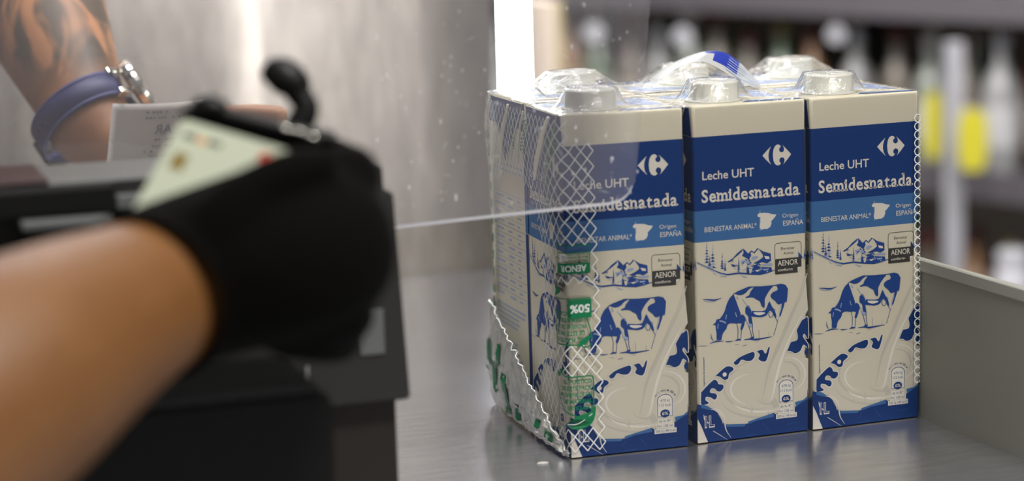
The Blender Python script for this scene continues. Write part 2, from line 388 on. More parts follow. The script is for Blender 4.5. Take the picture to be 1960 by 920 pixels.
    k.stroke(fC([(110, 505), (260, 575), (400, 645), (520, 690), (620, 708), (800, 682), (1000, 697), (1150, 702), (1280, 670), (1380, 635), (1450, 625)]), .95, 5, taper=True)
    k.stroke(fC([(120, 525), (300, 610), (480, 690), (600, 720)]), .4, 6); k.stroke(fC([(830, 715), (890, 745), (940, 750)]), .8, 6, taper=True)
    k.stroke(fC([(380, 680), (430, 715)]), .3, 6); k.stroke(fC([(490, 730), (600, 745)]), .4, 6)
    k.poly(fC([(1770, 330), (1815, 390), (1845, 432), (1770, 440)]), 5)
    # cow
    D = lambda pts, mi=5, ly=2, n=3: k.poly(sm(fD(pts), n), mi, ly)
    D([(550, 200), (505, 245), (470, 310), (450, 375), (430, 430), (402, 478), (372, 515), (335, 522), (322, 560), (286, 592), (322, 595), (325, 650), (336, 700), (334, 770), (352, 785), (396, 780), (404, 740), (420, 690), (460, 640), (474, 590), (520, 568), (590, 575), (640, 558), (690, 540), (640, 525), (636, 500), (640, 450), (622, 395), (598, 330), (575, 265)], 5, 2, 2)
    D([(565, 190), (640, 155), (740, 112), (795, 106), (742, 140), (702, 185), (650, 210), (600, 208)])
    D([(812, 105), (900, 110), (1042, 96), (1020, 130), (985, 180), (958, 230), (943, 270), (945, 320), (938, 372), (905, 350), (882, 290), (840, 268), (800, 243), (740, 243), (708, 252), (705, 235), (745, 215), (757, 178), (785, 140)], 5, 2, 2)
    D([(1090, 92), (1150, 76), (1195, 88), (1226, 130), (1220, 200), (1212, 280), (1190, 312), (1150, 318), (1110, 328), (1078, 288), (1030, 250), (1017, 212), (1050, 172), (1100, 150), (1105, 118)], 5, 2, 2)
    D([(1160, 318), (1192, 318), (1168, 400), (1142, 480), (1130, 462), (1150, 390)])
    D([(780, 412), (870, 416), (950, 402), (985, 320), (1008, 290), (1030, 350), (1072, 410), (1092, 492), (1062, 480), (1040, 430), (1008, 405), (985, 440), (960, 470), (900, 490), (830, 486), (775, 478)], 5, 2, 2)
    D([(800, 428), (930, 428), (942, 445), (880, 466), (820, 455)], 9, 3)
    D([(700, 372), (738, 342), (770, 400), (776, 480), (790, 560), (792, 612), (765, 598), (742, 540), (735, 480), (700, 442)])
    D([(610, 565), (640, 470), (662, 460), (692, 482), (702, 540), (650, 572)])
    D([(655, 572), (692, 560), (662, 650), (636, 642)])
    D([(715, 560), (780, 580), (775, 615), (740, 600)], 6, 3)
    D([(560, 798), (600, 768), (642, 772), (640, 785), (600, 790)]); D([(750, 768), (780, 738), (812, 742), (800, 758), (770, 768)])
    for pts, w, mi in (([(550, 200), (600, 170), (740, 110), (900, 106), (1050, 90), (1150, 73), (1200, 85), (1230, 130), (1224, 220), (1214, 300)], .55, 5),
            ([(592, 580), (608, 650), (602, 768)], .35, 5), ([(682, 560), (652, 660), (640, 772)], .35, 5), ([(742, 600), (760, 660), (782, 742)], .35, 5), ([(788, 600), (792, 680), (806, 738)], .35, 5),
            ([(1068, 480), (1108, 545), (1092, 600), (1060, 715)], .3, 5), ([(1150, 330), (1135, 400), (1112, 540)], .3, 6), ([(1010, 420), (990, 450), (1010, 490), (1040, 485), (1045, 450)], .35, 5),
            ([(1000, 280), (1045, 370), (1085, 400)], .35, 6), ([(660, 260), (720, 340), (760, 380)], .3, 6), ([(690, 480), (720, 540), (735, 600)], .3, 6),
            ([(372, 540), (420, 548), (452, 568)], .9, 6), ([(355, 580), (348, 640)], .5, 6), ([(460, 460), (450, 520)], .5, 6), ([(570, 430), (590, 490)], .5, 6), ([(590, 230), (610, 262)], .7, 6)):
        k.stroke(fD(pts), w, mi, 3, taper=False)
    for pts in ([(160, 268), (230, 272), (300, 278), (350, 268), (395, 250)],): k.stroke(fD(pts), .9, 5, taper=True)
    k.stroke(fD([(170, 285), (240, 300), (330, 290)]), .4, 6)
    for pts, w in (([(250, 828), (330, 800), (425, 796)], .9), ([(445, 802), (480, 806), (545, 796)], .7), ([(685, 778), (760, 768), (830, 775), (900, 764), (1035, 738)], 1.2), ([(95, 862), (160, 862), (225, 858)], .35), ([(570, 838), (610, 842)], .6), ([(660, 858), (720, 842)], .8), ([(820, 815), (875, 790)], .4),
            ([(868, 650), (876, 770)], .5), ([(262, 700), (272, 760), (300, 800)], .5), ([(250, 740), (282, 790)], .35), ([(995, 680), (1000, 740)], .35), ([(1062, 690), (1052, 730)], .3)): k.stroke(fD(pts), w, 5, taper=True)
    # bowl of milk, ring of splashed spots, pouring stream
    bowl = fE([(100, 560), (150, 480), (240, 390), (320, 300), (430, 190), (560, 120), (690, 90), (820, 60), (940, 70), (1046, 110), (1046, 450), (930, 530), (740, 600), (500, 700), (330, 705), (280, 640), (190, 560)])
    k.poly(bowl, 7, 1)
    for c, rx, ry, a0, a1, mi, w in (((560, 380), 260, 190, 120, 300, 8, 1.6), ((560, 390), 200, 140, 100, 260, 9, 1.2), ((850, 260), 120, 120, -60, 120, 8, 1.4), ((870, 250), 150, 150, -80, 110, 9, 1.0), ((600, 470), 330, 170, 190, 330, 8, 1.4), ((620, 480), 250, 110, 200, 320, 9, 1.4), ((700, 470), 110, 50, 180, 360, 8, 1.0)):
        k.stroke(fE([(c[0] + rx * math.cos(math.radians(a)), c[1] - ry * math.sin(math.radians(a))) for a in range(a0, a1, 8)]), w, mi, 2, taper=True)
    k.stroke(fE([(460, 545), (520, 560), (560, 600)]), .9, 8, 2, taper=True); k.stroke(fE([(540, 525), (555, 560), (545, 610)]), .9, 8, 2, taper=True)
    k.poly(fE([(745, 560), (700, 480), (760, 470), (790, 540)]), 8, 2)
    st_l = [(1541, 520), (1530, 560), (1512, 600), (1492, 650), (1470, 700), (1462, 735), (1456, 765)]
    st_r = [(1546.5, 590), (1535, 610), (1515, 650), (1500, 690), (1490, 730), (1484, 758), (1478, 768)]
    st_l = [tuple(q) for q in spline(st_l, 4)]; st_r = [tuple(q) for q in spline(st_r, 4)]
    k.poly([uv(*q) for q in st_l + st_r[::-1]], 7, 5)
    k.stroke([uv(q[0] + 3.5, q[1]) for q in st_l], 1.9, 8, 6, taper=True)
    k.stroke([uv(q[0] - 5.5, q[1]) for q in st_r[2:]], 1.6, 9, 6, taper=True)
    sp = [[(385, 150), (440, 102), (540, 58), (568, 60), (570, 95), (545, 130), (500, 135), (455, 125), (430, 160), (400, 172)],
          [(590, 48), (640, 35), (668, 70), (690, 20), (706, 8), (692, 80), (665, 140), (605, 120), (617, 80)],
          [(225, 268), (320, 187), (378, 195), (380, 220), (345, 250), (335, 295), (300, 305), (268, 282)],
          [(95, 420), (150, 360), (210, 306), (240, 320), (250, 345), (288, 350), (294, 380), (265, 410), (235, 405), (218, 386), (186, 385), (175, 420), (225, 430), (236, 460), (215, 485), (180, 465), (140, 460), (135, 490), (165, 515), (120, 532), (95, 525)]]
    for s in sp:
        q = sm(fE(s), 3); c = Vector((sum(p[0] for p in q) / len(q), sum(p[1] for p in q) / len(q)))
        k.stroke(q, 1.1, 9, 3, closed=True); k.poly(q, 1, 4)
    k.disc(fE([(305, 258)])[0], 1.35, 9, 5)
    rb = [(1505, 670), (1511, 654), (1525, 649), (1527, 640), (1525, 628), (1531, 614), (1540, 607), (1546, 606), (1547, 645), (1540, 636), (1537, 642), (1546, 655), (1546.5, 664), (1538, 657), (1532, 669), (1522, 674), (1514, 670)]
    q = sm([uv(*p) for p in rb], 3); k.stroke(q, .9, 9, 3, closed=True); k.poly(q, 1, 4)
    q = sm([uv(*p) for p in [(1540, 670), (1544, 663), (1546.5, 661), (1546.5, 677), (1541, 676)]], 2); k.poly(q, 1, 4)
    # blue cloth at the foot
    k.poly([(0, 0), (0, 24)] + fE([(95, 540), (185, 560), (240, 600), (290, 690), (320, 706), (500, 698), (740, 597), (762, 612), (820, 570), (930, 545), (1046, 440)])[1:] + [(72.4, 26), (72.4, 0)], 1, 3)
    k.poly(fE([(515, 678), (738, 598), (745, 632), (600, 665), (512, 702)]), 2, 4); k.poly(fE([(930, 500), (1000, 480), (1040, 450), (1042, 470), (990, 500), (940, 540)]), 2, 4)
    k.poly(fE([(95, 525), (150, 540), (200, 572), (160, 575), (95, 560)]), 2, 4); k.poly(fE([(320, 708), (500, 700), (480, 722), (320, 728)]), 2, 4)
    for (a, b) in (((520, 720), (490, 780)), ((600, 790), (500, 810)), ((640, 690), (700, 760)), ((860, 700), (950, 680)), ((700, 640), (690, 590))): k.stroke(fE([a, b]), .5, 2, 4, taper=True)
    k.poly([(0.1, 15.0), (2.2, 11), (4.6, 5), (6.6, 0.1), (.1, .1)], 3, 4)
    sw = [tuple(q) for q in spline(fE([(195, 562), (250, 575), (290, 620), (305, 690), (320, 760), (360, 822)]), 5)]
    k.stroke(sw, .9, 3, 5, taper=True); k.stroke([(p[0] - 1.2, p[1] - .4) for p in sw[:16]], 1.0, 3, 5, taper=True)
    k.stroke(fE([(200, 765), (260, 800), (330, 860)]), .35, 3, 5); k.stroke([tuple(q) for q in spline(fE([(118, 620), (125, 660), (150, 690), (175, 700)]), 4)], .8, 3, 5, taper=True)
    k.text('1L', 4.7, 9.3, 6.4, 7.0, 3, 6, bold=.05); k.text('1L', 5.2, 9.6, 5.5, 6.4, 1, 7, bold=.0)
    # nutrition badge
    bx0, bx1, by0, by1 = 53.6, 62.9, 19.4, 32.6; cx = (bx0 + bx1) / 2; rr = (bx1 - bx0) / 2
    dome = [(cx + rr * math.cos(math.radians(a)), by1 - rr * .75 + rr * .75 * math.sin(math.radians(a))) for a in range(0, 181, 15)]
    shape = [(bx0, by0), (bx1, by0)] + dome
    k.stroke(shape, 1.5, 9, 5, closed=True); k.poly(shape, 9, 6); k.stroke(shape, .45, 1, 7, closed=True)
    k.text('470 kJ', cx - 2.9, 28.2, 5.8, 1.6, 1, 7); k.text('112 kcal', cx - 3.5, 25.4, 7.0, 1.7, 1, 7)
    k.disc((cx, 21.1), 3.0, 1, 7, ry=2.4); k.text('6%', cx - 1.9, 20.2, 3.8, 1.9, 3, 8, bold=.01)
    for s, x, y, w in (('de la IR*', cx - 3.9, 15.9, 7.8), ('Por 100 ml:', cx - 5.0, 12.9, 10.0), ('200 kJ (48 kcal)', cx - 6.2, 9.9, 12.6)):
        k.poly([(x - .6, y - .7), (x + w + .6, y - .7), (x + w + .6, y + 2.2), (x - .6, y + 2.2)], 9, 5); k.text(s, x, y, w, 1.5, 1, 7)
    msg = 'por 1 vaso de 250 ml'; n = len(msg)
    for i, ch in enumerate(msg):
        if ch == ' ': continue
        a = math.radians(148 - 116 * i / (n - 1)); px, py = cx + 6.9 * math.cos(a), by1 - 4.6 + 6.6 * math.sin(a)
        bb = text_tris(ch)[2]; k.text(ch, px, py, (bb[2] - bb[0]) * 1.9, 1.2, 1, 7, rot=math.degrees(a) - 90)
    k.text('Sugerencia de presentación', 5.2, 34.5, 17.5, 1.1, 5, rot=90)
    return k
def info_art():
    k = Ink()
    k.poly([(.3, 120), (68.7, 120), (68.7, 182.8), (.3, 182.8)], 0, 1); k.stroke([(69.6, .5), (69.6, 120)], 4.6, 1, 1); k.poly([(67.3, 120.5), (67.3, 139), (72.4, 139), (72.4, 120.5)], 2, 2); k.poly([(67.3, 139), (67.3, 172), (72.4, 172), (72.4, 139)], 1, 2)
    rnd = random.Random(5)
    for y in (158, 154.5): k.stroke([(10, y), (66, y)], .8, 6)
    for i in range(13):
        y = 140 - i * 5.2; k.stroke([(6, y), (66, y)], .3, 6)
        for x0, x1 in ((10, 30), (34, 46), (52, 60)):
            k.stroke([(x0, y - 2.6), (x0 + (x1 - x0) * rnd.uniform(.5, 1), y - 2.6)], 1.2, 6)
    for blk in (68, 46, 22):
        for i in range(5): k.stroke([(8, blk - i * 3), (8 + rnd.uniform(35, 56), blk - i * 3)], 1.1, 6)
    return k

# ------------------------------------------------------------------ setting
bm = bmesh.new(); bm_box(bm, (-4, -3, -.93), (7, 8, -.90)); tag(bm_obj('floor', bm, M['floor']), kind='structure')
fh = Vector((.314, .949, 0)).normalized(); rh = Vector((.949, -.314, 0)).normalized()
base = Vector((CAM.x, CAM.y, 0))
bm = bmesh.new(); a = base + fh * 7 - rh * 4; b = base + fh * 7 + rh * 6
bm_prism(bm, [(a.x, a.y), (b.x, b.y), (b.x + fh.x * .1, b.y + fh.y * .1), (a.x + fh.x * .1, a.y + fh.y * .1)], 'z', -.9, 2.2)
tag(bm_obj('wall_back', bm, M['wall']), kind='structure')

# checkout counter
ctr = empty('checkout_counter', (0, 0, -.9), 'brushed stainless steel checkout counter under the milk pack', 'counter')
bm = bmesh.new(); bm_prism(bm, [(-1.1, -.72), (.265, -.72), (.228, .62), (-1.1, .4616)], 'z', -.018, 0); bm_obj('worktop', bm, M['steel'], ctr)
bm = bmesh.new(); bm_prism(bm, [(-1.08, -.69), (.215, -.69), (.205, .59), (-1.08, .43)], 'z', -.9, -.0181); bm_obj('counter_body', bm, M['poslt'], ctr)
rd = Vector((-.0480, .9988, 0)); rn = Vector((.9988, .0480, 0)); G = Vector((.22495, .0003, 0))
bm = bmesh.new()
prof = [(0, .0), (0, .0915), (-.0012, .0918), (-.0012, .0982), (-.0004, .0990), (.0030, .0990), (.0036, .0982), (.0036, 0)]
s0, s1 = -.72, .62
A = [bm.verts.new(G + rn * p[0] + rd * s0 + Vector((0, 0, p[1]))) for p in prof]; B = [bm.verts.new(G + rn * p[0] + rd * s1 + Vector((0, 0, p[1]))) for p in prof]
for i in range(len(prof)):
    j = (i + 1) % len(prof); bm.faces.new((A[i], A[j], B[j], B[i])).material_index = 1 if 1 <= i <= 5 else 0
bm.faces.new(A[::-1]); bm.faces.new(B)
bmesh.ops.recalc_face_normals(bm, faces=bm.faces)
tag(bm_obj('guard_rail', bm, [M['rail'], M['railtop']]), 'low grey painted metal guard rail along the right side of the counter', 'rail')

# folded steel partition behind the counter, with one rounded fold
bm = bmesh.new()
ux = Vector((1, .12, 0)).normalized(); P0 = Vector((.1532, .6154, 0))
path = []
for s in np.linspace(0, .20, 4): path.append(P0 - ux * s)
ang = math.atan2(ux.y, ux.x); p = path[-1].copy(); nseg = 14; tot = math.radians(26); R_ = .045
for i in range(nseg):
    ang -= tot / nseg; p = p - Vector((math.cos(ang), math.sin(ang), 0)) * (R_ * tot / nseg * 1.0 + .0014); path.append(p.copy())
for i in range(4): path.append(path[-1] - Vector((math.cos(ang), math.sin(ang), 0)) * .22)
z0, z1 = -.9, .55
fa = [bm.verts.new((q.x, q.y, z0)) for q in path]; fb = [bm.verts.new((q.x, q.y, z1)) for q in path]
ba = [bm.verts.new((q.x, q.y + .02, z0)) for q in path]; bb_ = [bm.verts.new((q.x, q.y + .02, z1)) for q in path]
for i in range(len(path) - 1):
    for X, Y in ((fa, fb), (ba, bb_)):
        f = bm.faces.new((X[i], X[i + 1], Y[i + 1], Y[i])); f.smooth = True
    bm.faces.new((fb[i], fb[i + 1], bb_[i + 1], bb_[i])); bm.faces.new((fa[i], fa[i + 1], ba[i + 1], ba[i]))
for i in (0, -1): bm.faces.new((fa[i], fb[i], bb_[i], ba[i]))
bmesh.ops.recalc_face_normals(bm, faces=bm.faces)
pan = bm_obj('steel_partition', bm, M['steelp']); tag(pan, 'tall folded steel partition panel standing behind the counter and the cashier', 'partition')

# lit white tube post behind the cartons
post = empty('light_post', (.033, .2, 0), 'bright white lit vertical post behind the left end of the milk pack', 'light')
bm = bmesh.new(); bm_box(bm, (.0255, .193, .012), (.0462, .207, .72), 0, .0006, 1); bm_obj('lit_tube', bm, M['led'], post)
bm = bmesh.new(); bm_box(bm, (.021, .187, 0), (.050, .213, .012), 0, .002); bm_obj('base', bm, M['poslt'], post)

# ------------------------------------------------------------------ milk cartons
W, D, H = .0725, .0745, .2004
def carton_mesh():
    bm = bmesh.new(); r = .0016
    zs = [(0, 0), (.0006, 0), (.1205, 0), (.1390, 2), (.1824, 1), (.1996, 0), (.2004, 0)]
    def ring(z, ins):
        out = []
        for cx, cy, a0 in ((W - r, r, -90), (W - r, D - r, 0), (r, D - r, 90), (r, r, 180)):
            for k in range(4):
                a = math.radians(a0 + 30 * k); q = r - ins
                out.append(bm.verts.new((cx + q * math.cos(a), cy + q * math.sin(a), z)))
        return out
    rings = [ring(z, .0006 if i in (0, len(zs) - 1) else 0) for i, (z, _) in enumerate(zs)]
    n = 16
    for i in range(len(rings) - 1):
        for k in range(n):
            f = bm.faces.new((rings[i][k], rings[i][(k + 1) % n], rings[i + 1][(k + 1) % n], rings[i + 1][k])); f.material_index = zs[i + 1][1]
            f.smooth = k % 4 != 3
    # top-of-side panels are blue except a white front strip
    bm.faces.new(rings[0][::-1]).material_index = 0
    bm.faces.new(rings[-1]).material_index = 0
    def quad(pts, mi): bm.faces.new([bm.verts.new(p) for p in pts]).material_index = mi
    t = .00006
    quad([(.003, D - .016, H + t), (W - .003, D - .016, H + t), (W - .003, D - .011, H + t), (.003, D - .011, H + t)], 6)
    quad([(.003, .046, H + t), (.040, .040, H + t), (W - .003, .018, H + t), (W - .003, D - .017, H + t), (.003, D - .017, H + t)], 6)
    quad([(.034, .0045, H + 2 * t), (W - .0012, .0012, H + 2 * t), (W - .0012, .0075, H + 2 * t), (.040, .0120, H + 2 * t)], 2)
    quad([(.036, .0035, H + 3 * t), (W - .0012, .0010, H + 3 * t), (W - .0012, .0035, H + 3 * t), (.036, .0065, H + 3 * t)], 1)
    for sx, xx in ((-1, 0), (1, W)):
        quad([(xx + sx * t, .0018, .1826), (xx + sx * t, D - .002, .1826), (xx + sx * t, D - .002, .1990), (xx + sx * t, .0050, .1990)][::-sx], 1)
    # folded-down ears
        a = [(xx, .010, .1992), (xx, D - .004, .1992), (xx, D * .5, .1600)]
        o = sx * .0011; ap = sx * .0014
        inn = [bm.verts.new((p[0] + sx * .0001, p[1], p[2])) for p in a]; ou = [bm.verts.new((a[0][0] + o, a[0][1], a[0][2])), bm.verts.new((a[1][0] + o, a[1][1], a[1][2])), bm.verts.new((a[2][0] + ap, a[2][1], a[2][2]))]
        bm.faces.new(ou if sx < 0 else ou[::-1]).material_index = 1
        for i in range(3): bm.faces.new((inn[i], inn[(i + 1) % 3], ou[(i + 1) % 3], ou[i])).material_index = 0
    # weld seam and ribs along the roof
    bm_box(bm, (.001, D - .010, H), (W - .001, D - .0035, H + .0009), 0)
    art = front_art()
    art.lay(bm, lambda u, v, h: (u * .001, -.00006 - h, max(v, .2) * .001))
    art.lay(bm, lambda u, v, h: (-.00006 - h, D - u * .001 * D / W, max(v, .2) * .001))
    info_art().lay(bm, lambda u, v, h: (W + .00006 + h, u * .001 * D / W, v * .001))
    bmesh.ops.recalc_face_normals(bm, faces=[f for f in bm.faces if len(f.verts) > 4])
    me = bpy.data.meshes.new('carton_body'); bm.to_mesh(me); bm.free()
    for m in CM: me.materials.append(m)
    return me
def cap_mesh():
    bm = bmesh.new()
    bm_lathe(bm, [(.0172, 0), (.0172, .0008), (.0158, .0012), (.0150, .0014), (.0147, .0105), (.0143, .0113), (.0134, .0118), (.0132, .0113), (.0006, .0113)], n=64, rib=.00025)
    me = bpy.data.meshes.new('screw_cap'); bm.normal_update(); bm.to_mesh(me); bm.free(); me.materials.append(M['cap'])
    for p in me.polygons: p.use_smooth = abs(p.normal.z) > .5 or True
    return me
CB, CC = carton_mesh(), cap_mesh()
fronts = [(-.0035, .0005, -.0396), (.0758, -.0004, .0184), (.1512, -.0002, .0306)]
rears = [(.0732, .1503, math.pi - .010), (.1495, .1502, math.pi + .012), (.2232, .1500, math.pi + .008)]
clab = ['front-row milk carton at the left end, its corner behind the acrylic screen', 'blue and white milk carton in the middle of the front row', 'front-row milk carton at the right end, beside the grey guard rail',
        'rear-row milk carton at the left end, just in front of the lit post', 'rear-row milk carton in the middle, its cap under the carrying strap', 'rear-row milk carton at the right end, its cap a pale cone under film']
for i, (x, y, a) in enumerate(fronts + rears):
    if i == 0:
        e0 = bpy.data.objects.new('milk_carton', None); COL.objects.link(e0); e = e0
        cbo = bpy.data.objects.new('carton_body', CB); cco = bpy.data.objects.new('screw_cap', CC)
        for o in (cbo, cco): COL.objects.link(o); o.parent = e
        cco.location = (.0245, .0235, H)
    else:
        e = e0.copy(); COL.objects.link(e)
        for o in (cbo, cco): c = o.copy(); COL.objects.link(c); c.parent = e
    e.location = (x, y, .0006); e.rotation_euler = (0, 0, a)
    tag(e, clab[i], 'milk carton', 'milk cartons of the six pack')

# ------------------------------------------------------------------ shrink film round the pack
wrap = empty('shrink_wrap', (.11, .075, 0), 'clear shrink film with white net print and green notes around the six milk cartons', 'plastic wrap')
def front_y(x):
    pts = [(-.004, .0004), (-.0035, .0005), (.0689, -.0024), (.0758, -.0004), (.1483, .0009), (.1512, -.0002), (.2237, .0020)]
    for (a, b), (c, d) in zip(pts, pts[1:]):
        if a <= x <= c: return b + (d - b) * (x - a) / (c - a)
    return pts[0][1] if x < 0 else pts[-1][1]
cornerL = [tuple(q) for q in spline([(-.0032, -.0006), (-.0052, .0010), (-.0066, .0060), (-.0072, .0140), (-.0066, .0300), (-.0052, .0745), (-.0022, .1300), (-.0002, .1512)], 10)]
acc = [0]
for a, b in zip(cornerL, cornerL[1:]): acc.append(acc[-1] + math.hypot(b[0] - a[0], b[1] - a[1]))
def filmL(s, z, h=0):
    """s >= 0 along the front from the left corner, s < 0 round the corner and back along the left side (metres)"""
    w = .0004 * noise.noise(Vector((s * 60, z * 45, 3)))
    if s >= 0: return Vector((-.0032 + s, front_y(-.0032 + s) - .0015 - h + w * min(1, s / .02) * .3, z))
    d = -s
    i = 0
    while i < len(acc) - 2 and acc[i + 1] < d: i += 1
    t = (d - acc[i]) / (acc[i + 1] - acc[i]); a, b = cornerL[i], cornerL[i + 1]
    x = a[0] + (b[0] - a[0]) * t; y = a[1] + (b[1] - a[1]) * t; n = Vector((-(b[1] - a[1]), (b[0] - a[0]), 0)).normalized()
    pinch = 1 - .75 * max(0, min(1, (.035 - z) / .035)) ** 1.5
    bx = -.0040 + (x + .0040) * pinch if x < -.0040 else x
    bul = -.0020 * math.exp(-((z - .178) / .02) ** 2) * min(1, d / .02)
    return Vector((bx + bul, y, z)) + n * (h + w * 1.5) 
def grid(bm, f, us, vs, mi=0, skip=None):
    G_ = {}
    def V(i, j):
        if (i, j) not in G_: G_[i, j] = bm.verts.new(f(us[i], vs[j]))
        return G_[i, j]
    for i in range(len(us) - 1):
        for j in range(len(vs) - 1):
            if skip and skip((us[i] + us[i + 1]) / 2, (vs[j] + vs[j + 1]) / 2): continue
            q = bm.faces.new((V(i, j), V(i + 1, j), V(i + 1, j + 1), V(i, j + 1))); q.smooth = True; q.material_index = mi
hole = lambda s, z: abs((-s - .088) / .056) ** 2.6 + abs((z - .092) / .066) ** 2.6 < 1
bm = bmesh.new()
grid(bm, lambda s, z: filmL(s, z), list(np.linspace(-acc[-1], 0, 90)) + list(np.linspace(.002, .2275, 70)), list(np.linspace(.0015, .2015, 60)), 0, hole)
# right end
def filmR(s, z, h=0): return Vector((.2240 + h * .3, .0015 + s, z)) if s > .001 else Vector((.2240 - (.001 - s) * .3, .0015 + s - h, z))
def topz(x, y):
    z = .2016
    for i, (cx, cy, a) in enumerate(fronts + rears):
        lx, ly = .0245, .0235; px = cx + lx * math.cos(a) - ly * math.sin(a); py = cy + lx * math.sin(a) + ly * math.cos(a)
        r = math.hypot(x - px, (y - py)); wd = .009 if i < 3 else .024
        if r < .0155: q = .0118
        else: q = .0118 * max(0, 1 - (r - .0155) / wd) ** 1.7
        z = max(z, .2018 + q)
    z += .0006 * noise.noise(Vector((x * 70 + y * 20, y * 110, 1))) + .0004 * abs(noise.noise(Vector((x * 160, y * 60 - x * 90, 2))))
    return max(z, .2016)
bm2 = bmesh.new()
def topf(x, y): return Vector((x + (.033 * y if x < .02 else 0), y + (front_y(x) - .001 if y == 0 else 0), topz(x, y) if 0 < y < .1495 and -.004 < x < .2235 else .2010))
grid(bm2, topf, list(np.linspace(-.0052, .2240, 150)), [0] + list(np.linspace(.0015, .1510, 100)), 0)
bm_obj('top_film', bm2, M['filmtop'], wrap, True)
grid(bm, lambda s, z: filmR(s, z), list(np.linspace(0, .148, 20)), list(np.linspace(.0015, .2012, 20)), 0)
grid(bm, lambda x, z: Vector((x, .1512, z)), list(np.linspace(0, .2235, 20)), list(np.linspace(.0015, .2012, 12)), 0)
bm_obj('side_film', bm, M['film'], wrap, True)

# white lattice printed on the film
ink = Ink(); cw, chh = 7.4, 9.0
def seg(a, b, w, ok, n=3):
    for i in range(n):
        p = (a[0] + (b[0] - a[0]) * i / n, a[1] + (b[1] - a[1]) * i / n); q = (a[0] + (b[0] - a[0]) * (i + 1) / n, a[1] + (b[1] - a[1]) * (i + 1) / n)
        m = ((p[0] + q[0]) / 2, (p[1] + q[1]) / 2)
        if ok(*m): ink.stroke([p, q], w, 0)
labels_at = [(-9, 14, 109.5, 126.5), (-12, 14.5, 70, 103), (-13, 14.5, 20, 48)]
def inlab(s, z): return any(a - .5 < s < b + .5 and c - .5 < z < d + .5 for a, b, c, d in labels_at)
right = lambda z: 15.5 + (182 - z) * .022
def ok(s, z):
    if inlab(s, z) or z > 199 or z < 3: return False
    if s > right(z): return False
    if s < 0: return not (hole(s * .001, z * .001)) and (s > -36 or z > 150)
    return z < 188
for j in range(-2, 24):
    for i in range(-22, 4):
        c = (right(j * chh) - cw * (i * 1.0 + 0) - cw * 1.0 + 0, j * chh)
        x0 = 18.9 - (i + 3) * cw if False else 0
for j in range(0, 23):
    z = j * chh
    for i in range(0, 22):
        xr = 16.5 + (182 - z) * .022; sx = xr - i * cw
        tip, l, t, b = (sx, z), (sx - cw, z), (sx - cw / 2, z + chh / 2), (sx - cw / 2, z - chh / 2)
        wd = .62
        for a, c in ((tip, t), (t, l), (l, b), (b, tip)):
            m = ((a[0] + c[0]) / 2, (a[1] + c[1]) / 2)
            if inlab(*m) or a[1] < 2 or c[1] < 2 or max(a[1], c[1]) > 199: continue
            if m[0] < 1 and (hole(m[0] * .001, m[1] * .001) or (m[0] < -44 and m[1] < 150)): continue
            if m[0] > 0 and m[1] > 186: continue
            ink.stroke([(a[0] + (c[0] - a[0]) * q / 3, a[1] + (c[1] - a[1]) * q / 3) for q in range(4)], wd, 0)
bm = bmesh.new(); ink.lay(bm, lambda s, z, h: filmL(s * .001, z * .001, .00025 + h))
ink = Ink()
for j in range(5, 38):                      # the net's scalloped border at the right corner
    z = j * 5.0
    c = [( -2.3 + 2.1 * math.cos(t), z + 2.4 * math.sin(t)) for t in np.linspace(0, 2 * math.pi, 9)[:-1]]
    ink.stroke(c, .6, 0, closed=True)
    ink.stroke([(-.3, z + 2.5), (2, z + 1), (8, z + 3)], .6, 0)
ink.lay(bm, lambda s, z, h: Vector((.2243 + s * .001, .0006 - h - .0008, z * .001)) if s < 0 else Vector((.2243 + h * .2, .0006 + s * .001, z * .001)))
bm_obj('net_print', bm, M['net'], wrap)

# green notes printed on the film
def note(name, ink, lab=None):
    bm = bmesh.new(); ink.lay(bm, lambda s, z, h: filmL(s * .001, z * .001, .0004 + h)); o = bm_obj(name, bm, [M['green'], M['net']], wrap)
    if lab: o['label'] = lab
def hline(k, x0, x1, y0, y1, w, mi, ly, n=8): k.stroke([(x0 + (x1 - x0) * i / n, y0 + (y1 - y0) * i / n) for i in range(n + 1)], w, mi, ly)
def fillrect(k, x0, x1, y0, y1, mi, ly, n=8):
    for i in range(n):
        a, b = x0 + (x1 - x0) * i / n, x0 + (x1 - x0) * (i + 1) / n; k.add([(a, y0), (b, y0), (b, y1), (a, y1)], [(0, 1, 2, 3)], mi, ly)
k = Ink(); x0, x1, y0, y1 = -8, 13, 109.5, 126
fillrect(k, x0, x1, y0, y0 + 6.2, 0, 1); fillrect(k, x0, x1, y0 + 6.2, y1, 1, 0) if False else None
for a in ((x0, x0, y0, y1), (x1, x1, y0, y1)): k.stroke([(a[0], a[2]), (a[1], a[3])], .6, 0, 1)
hline(k, x0, x1, y1, y1, .7, 0, 1); hline(k, x0, x1, y0 + 12.2, y0 + 12.2, .5, 0, 1)
k.text('AENOR', x1 - 2, y0 + 4.9, 15.5, 3.6, 1, 2, rot=180, bold=.02)
for i, s in enumerate(('Plástico', 'Reciclado', 'Certificado')): k.text(s, x1 - 1, y0 + 8.3 + i * 1.75, 12, 1.2, 0, 2, rot=180, bold=.01)
k.poly([(-5, y0 + 7), (0, y0 + 8), (1, y0 + 10), (-2, y0 + 12), (-5.5, y0 + 11)], 1, 2)
note('certificate_note', k)
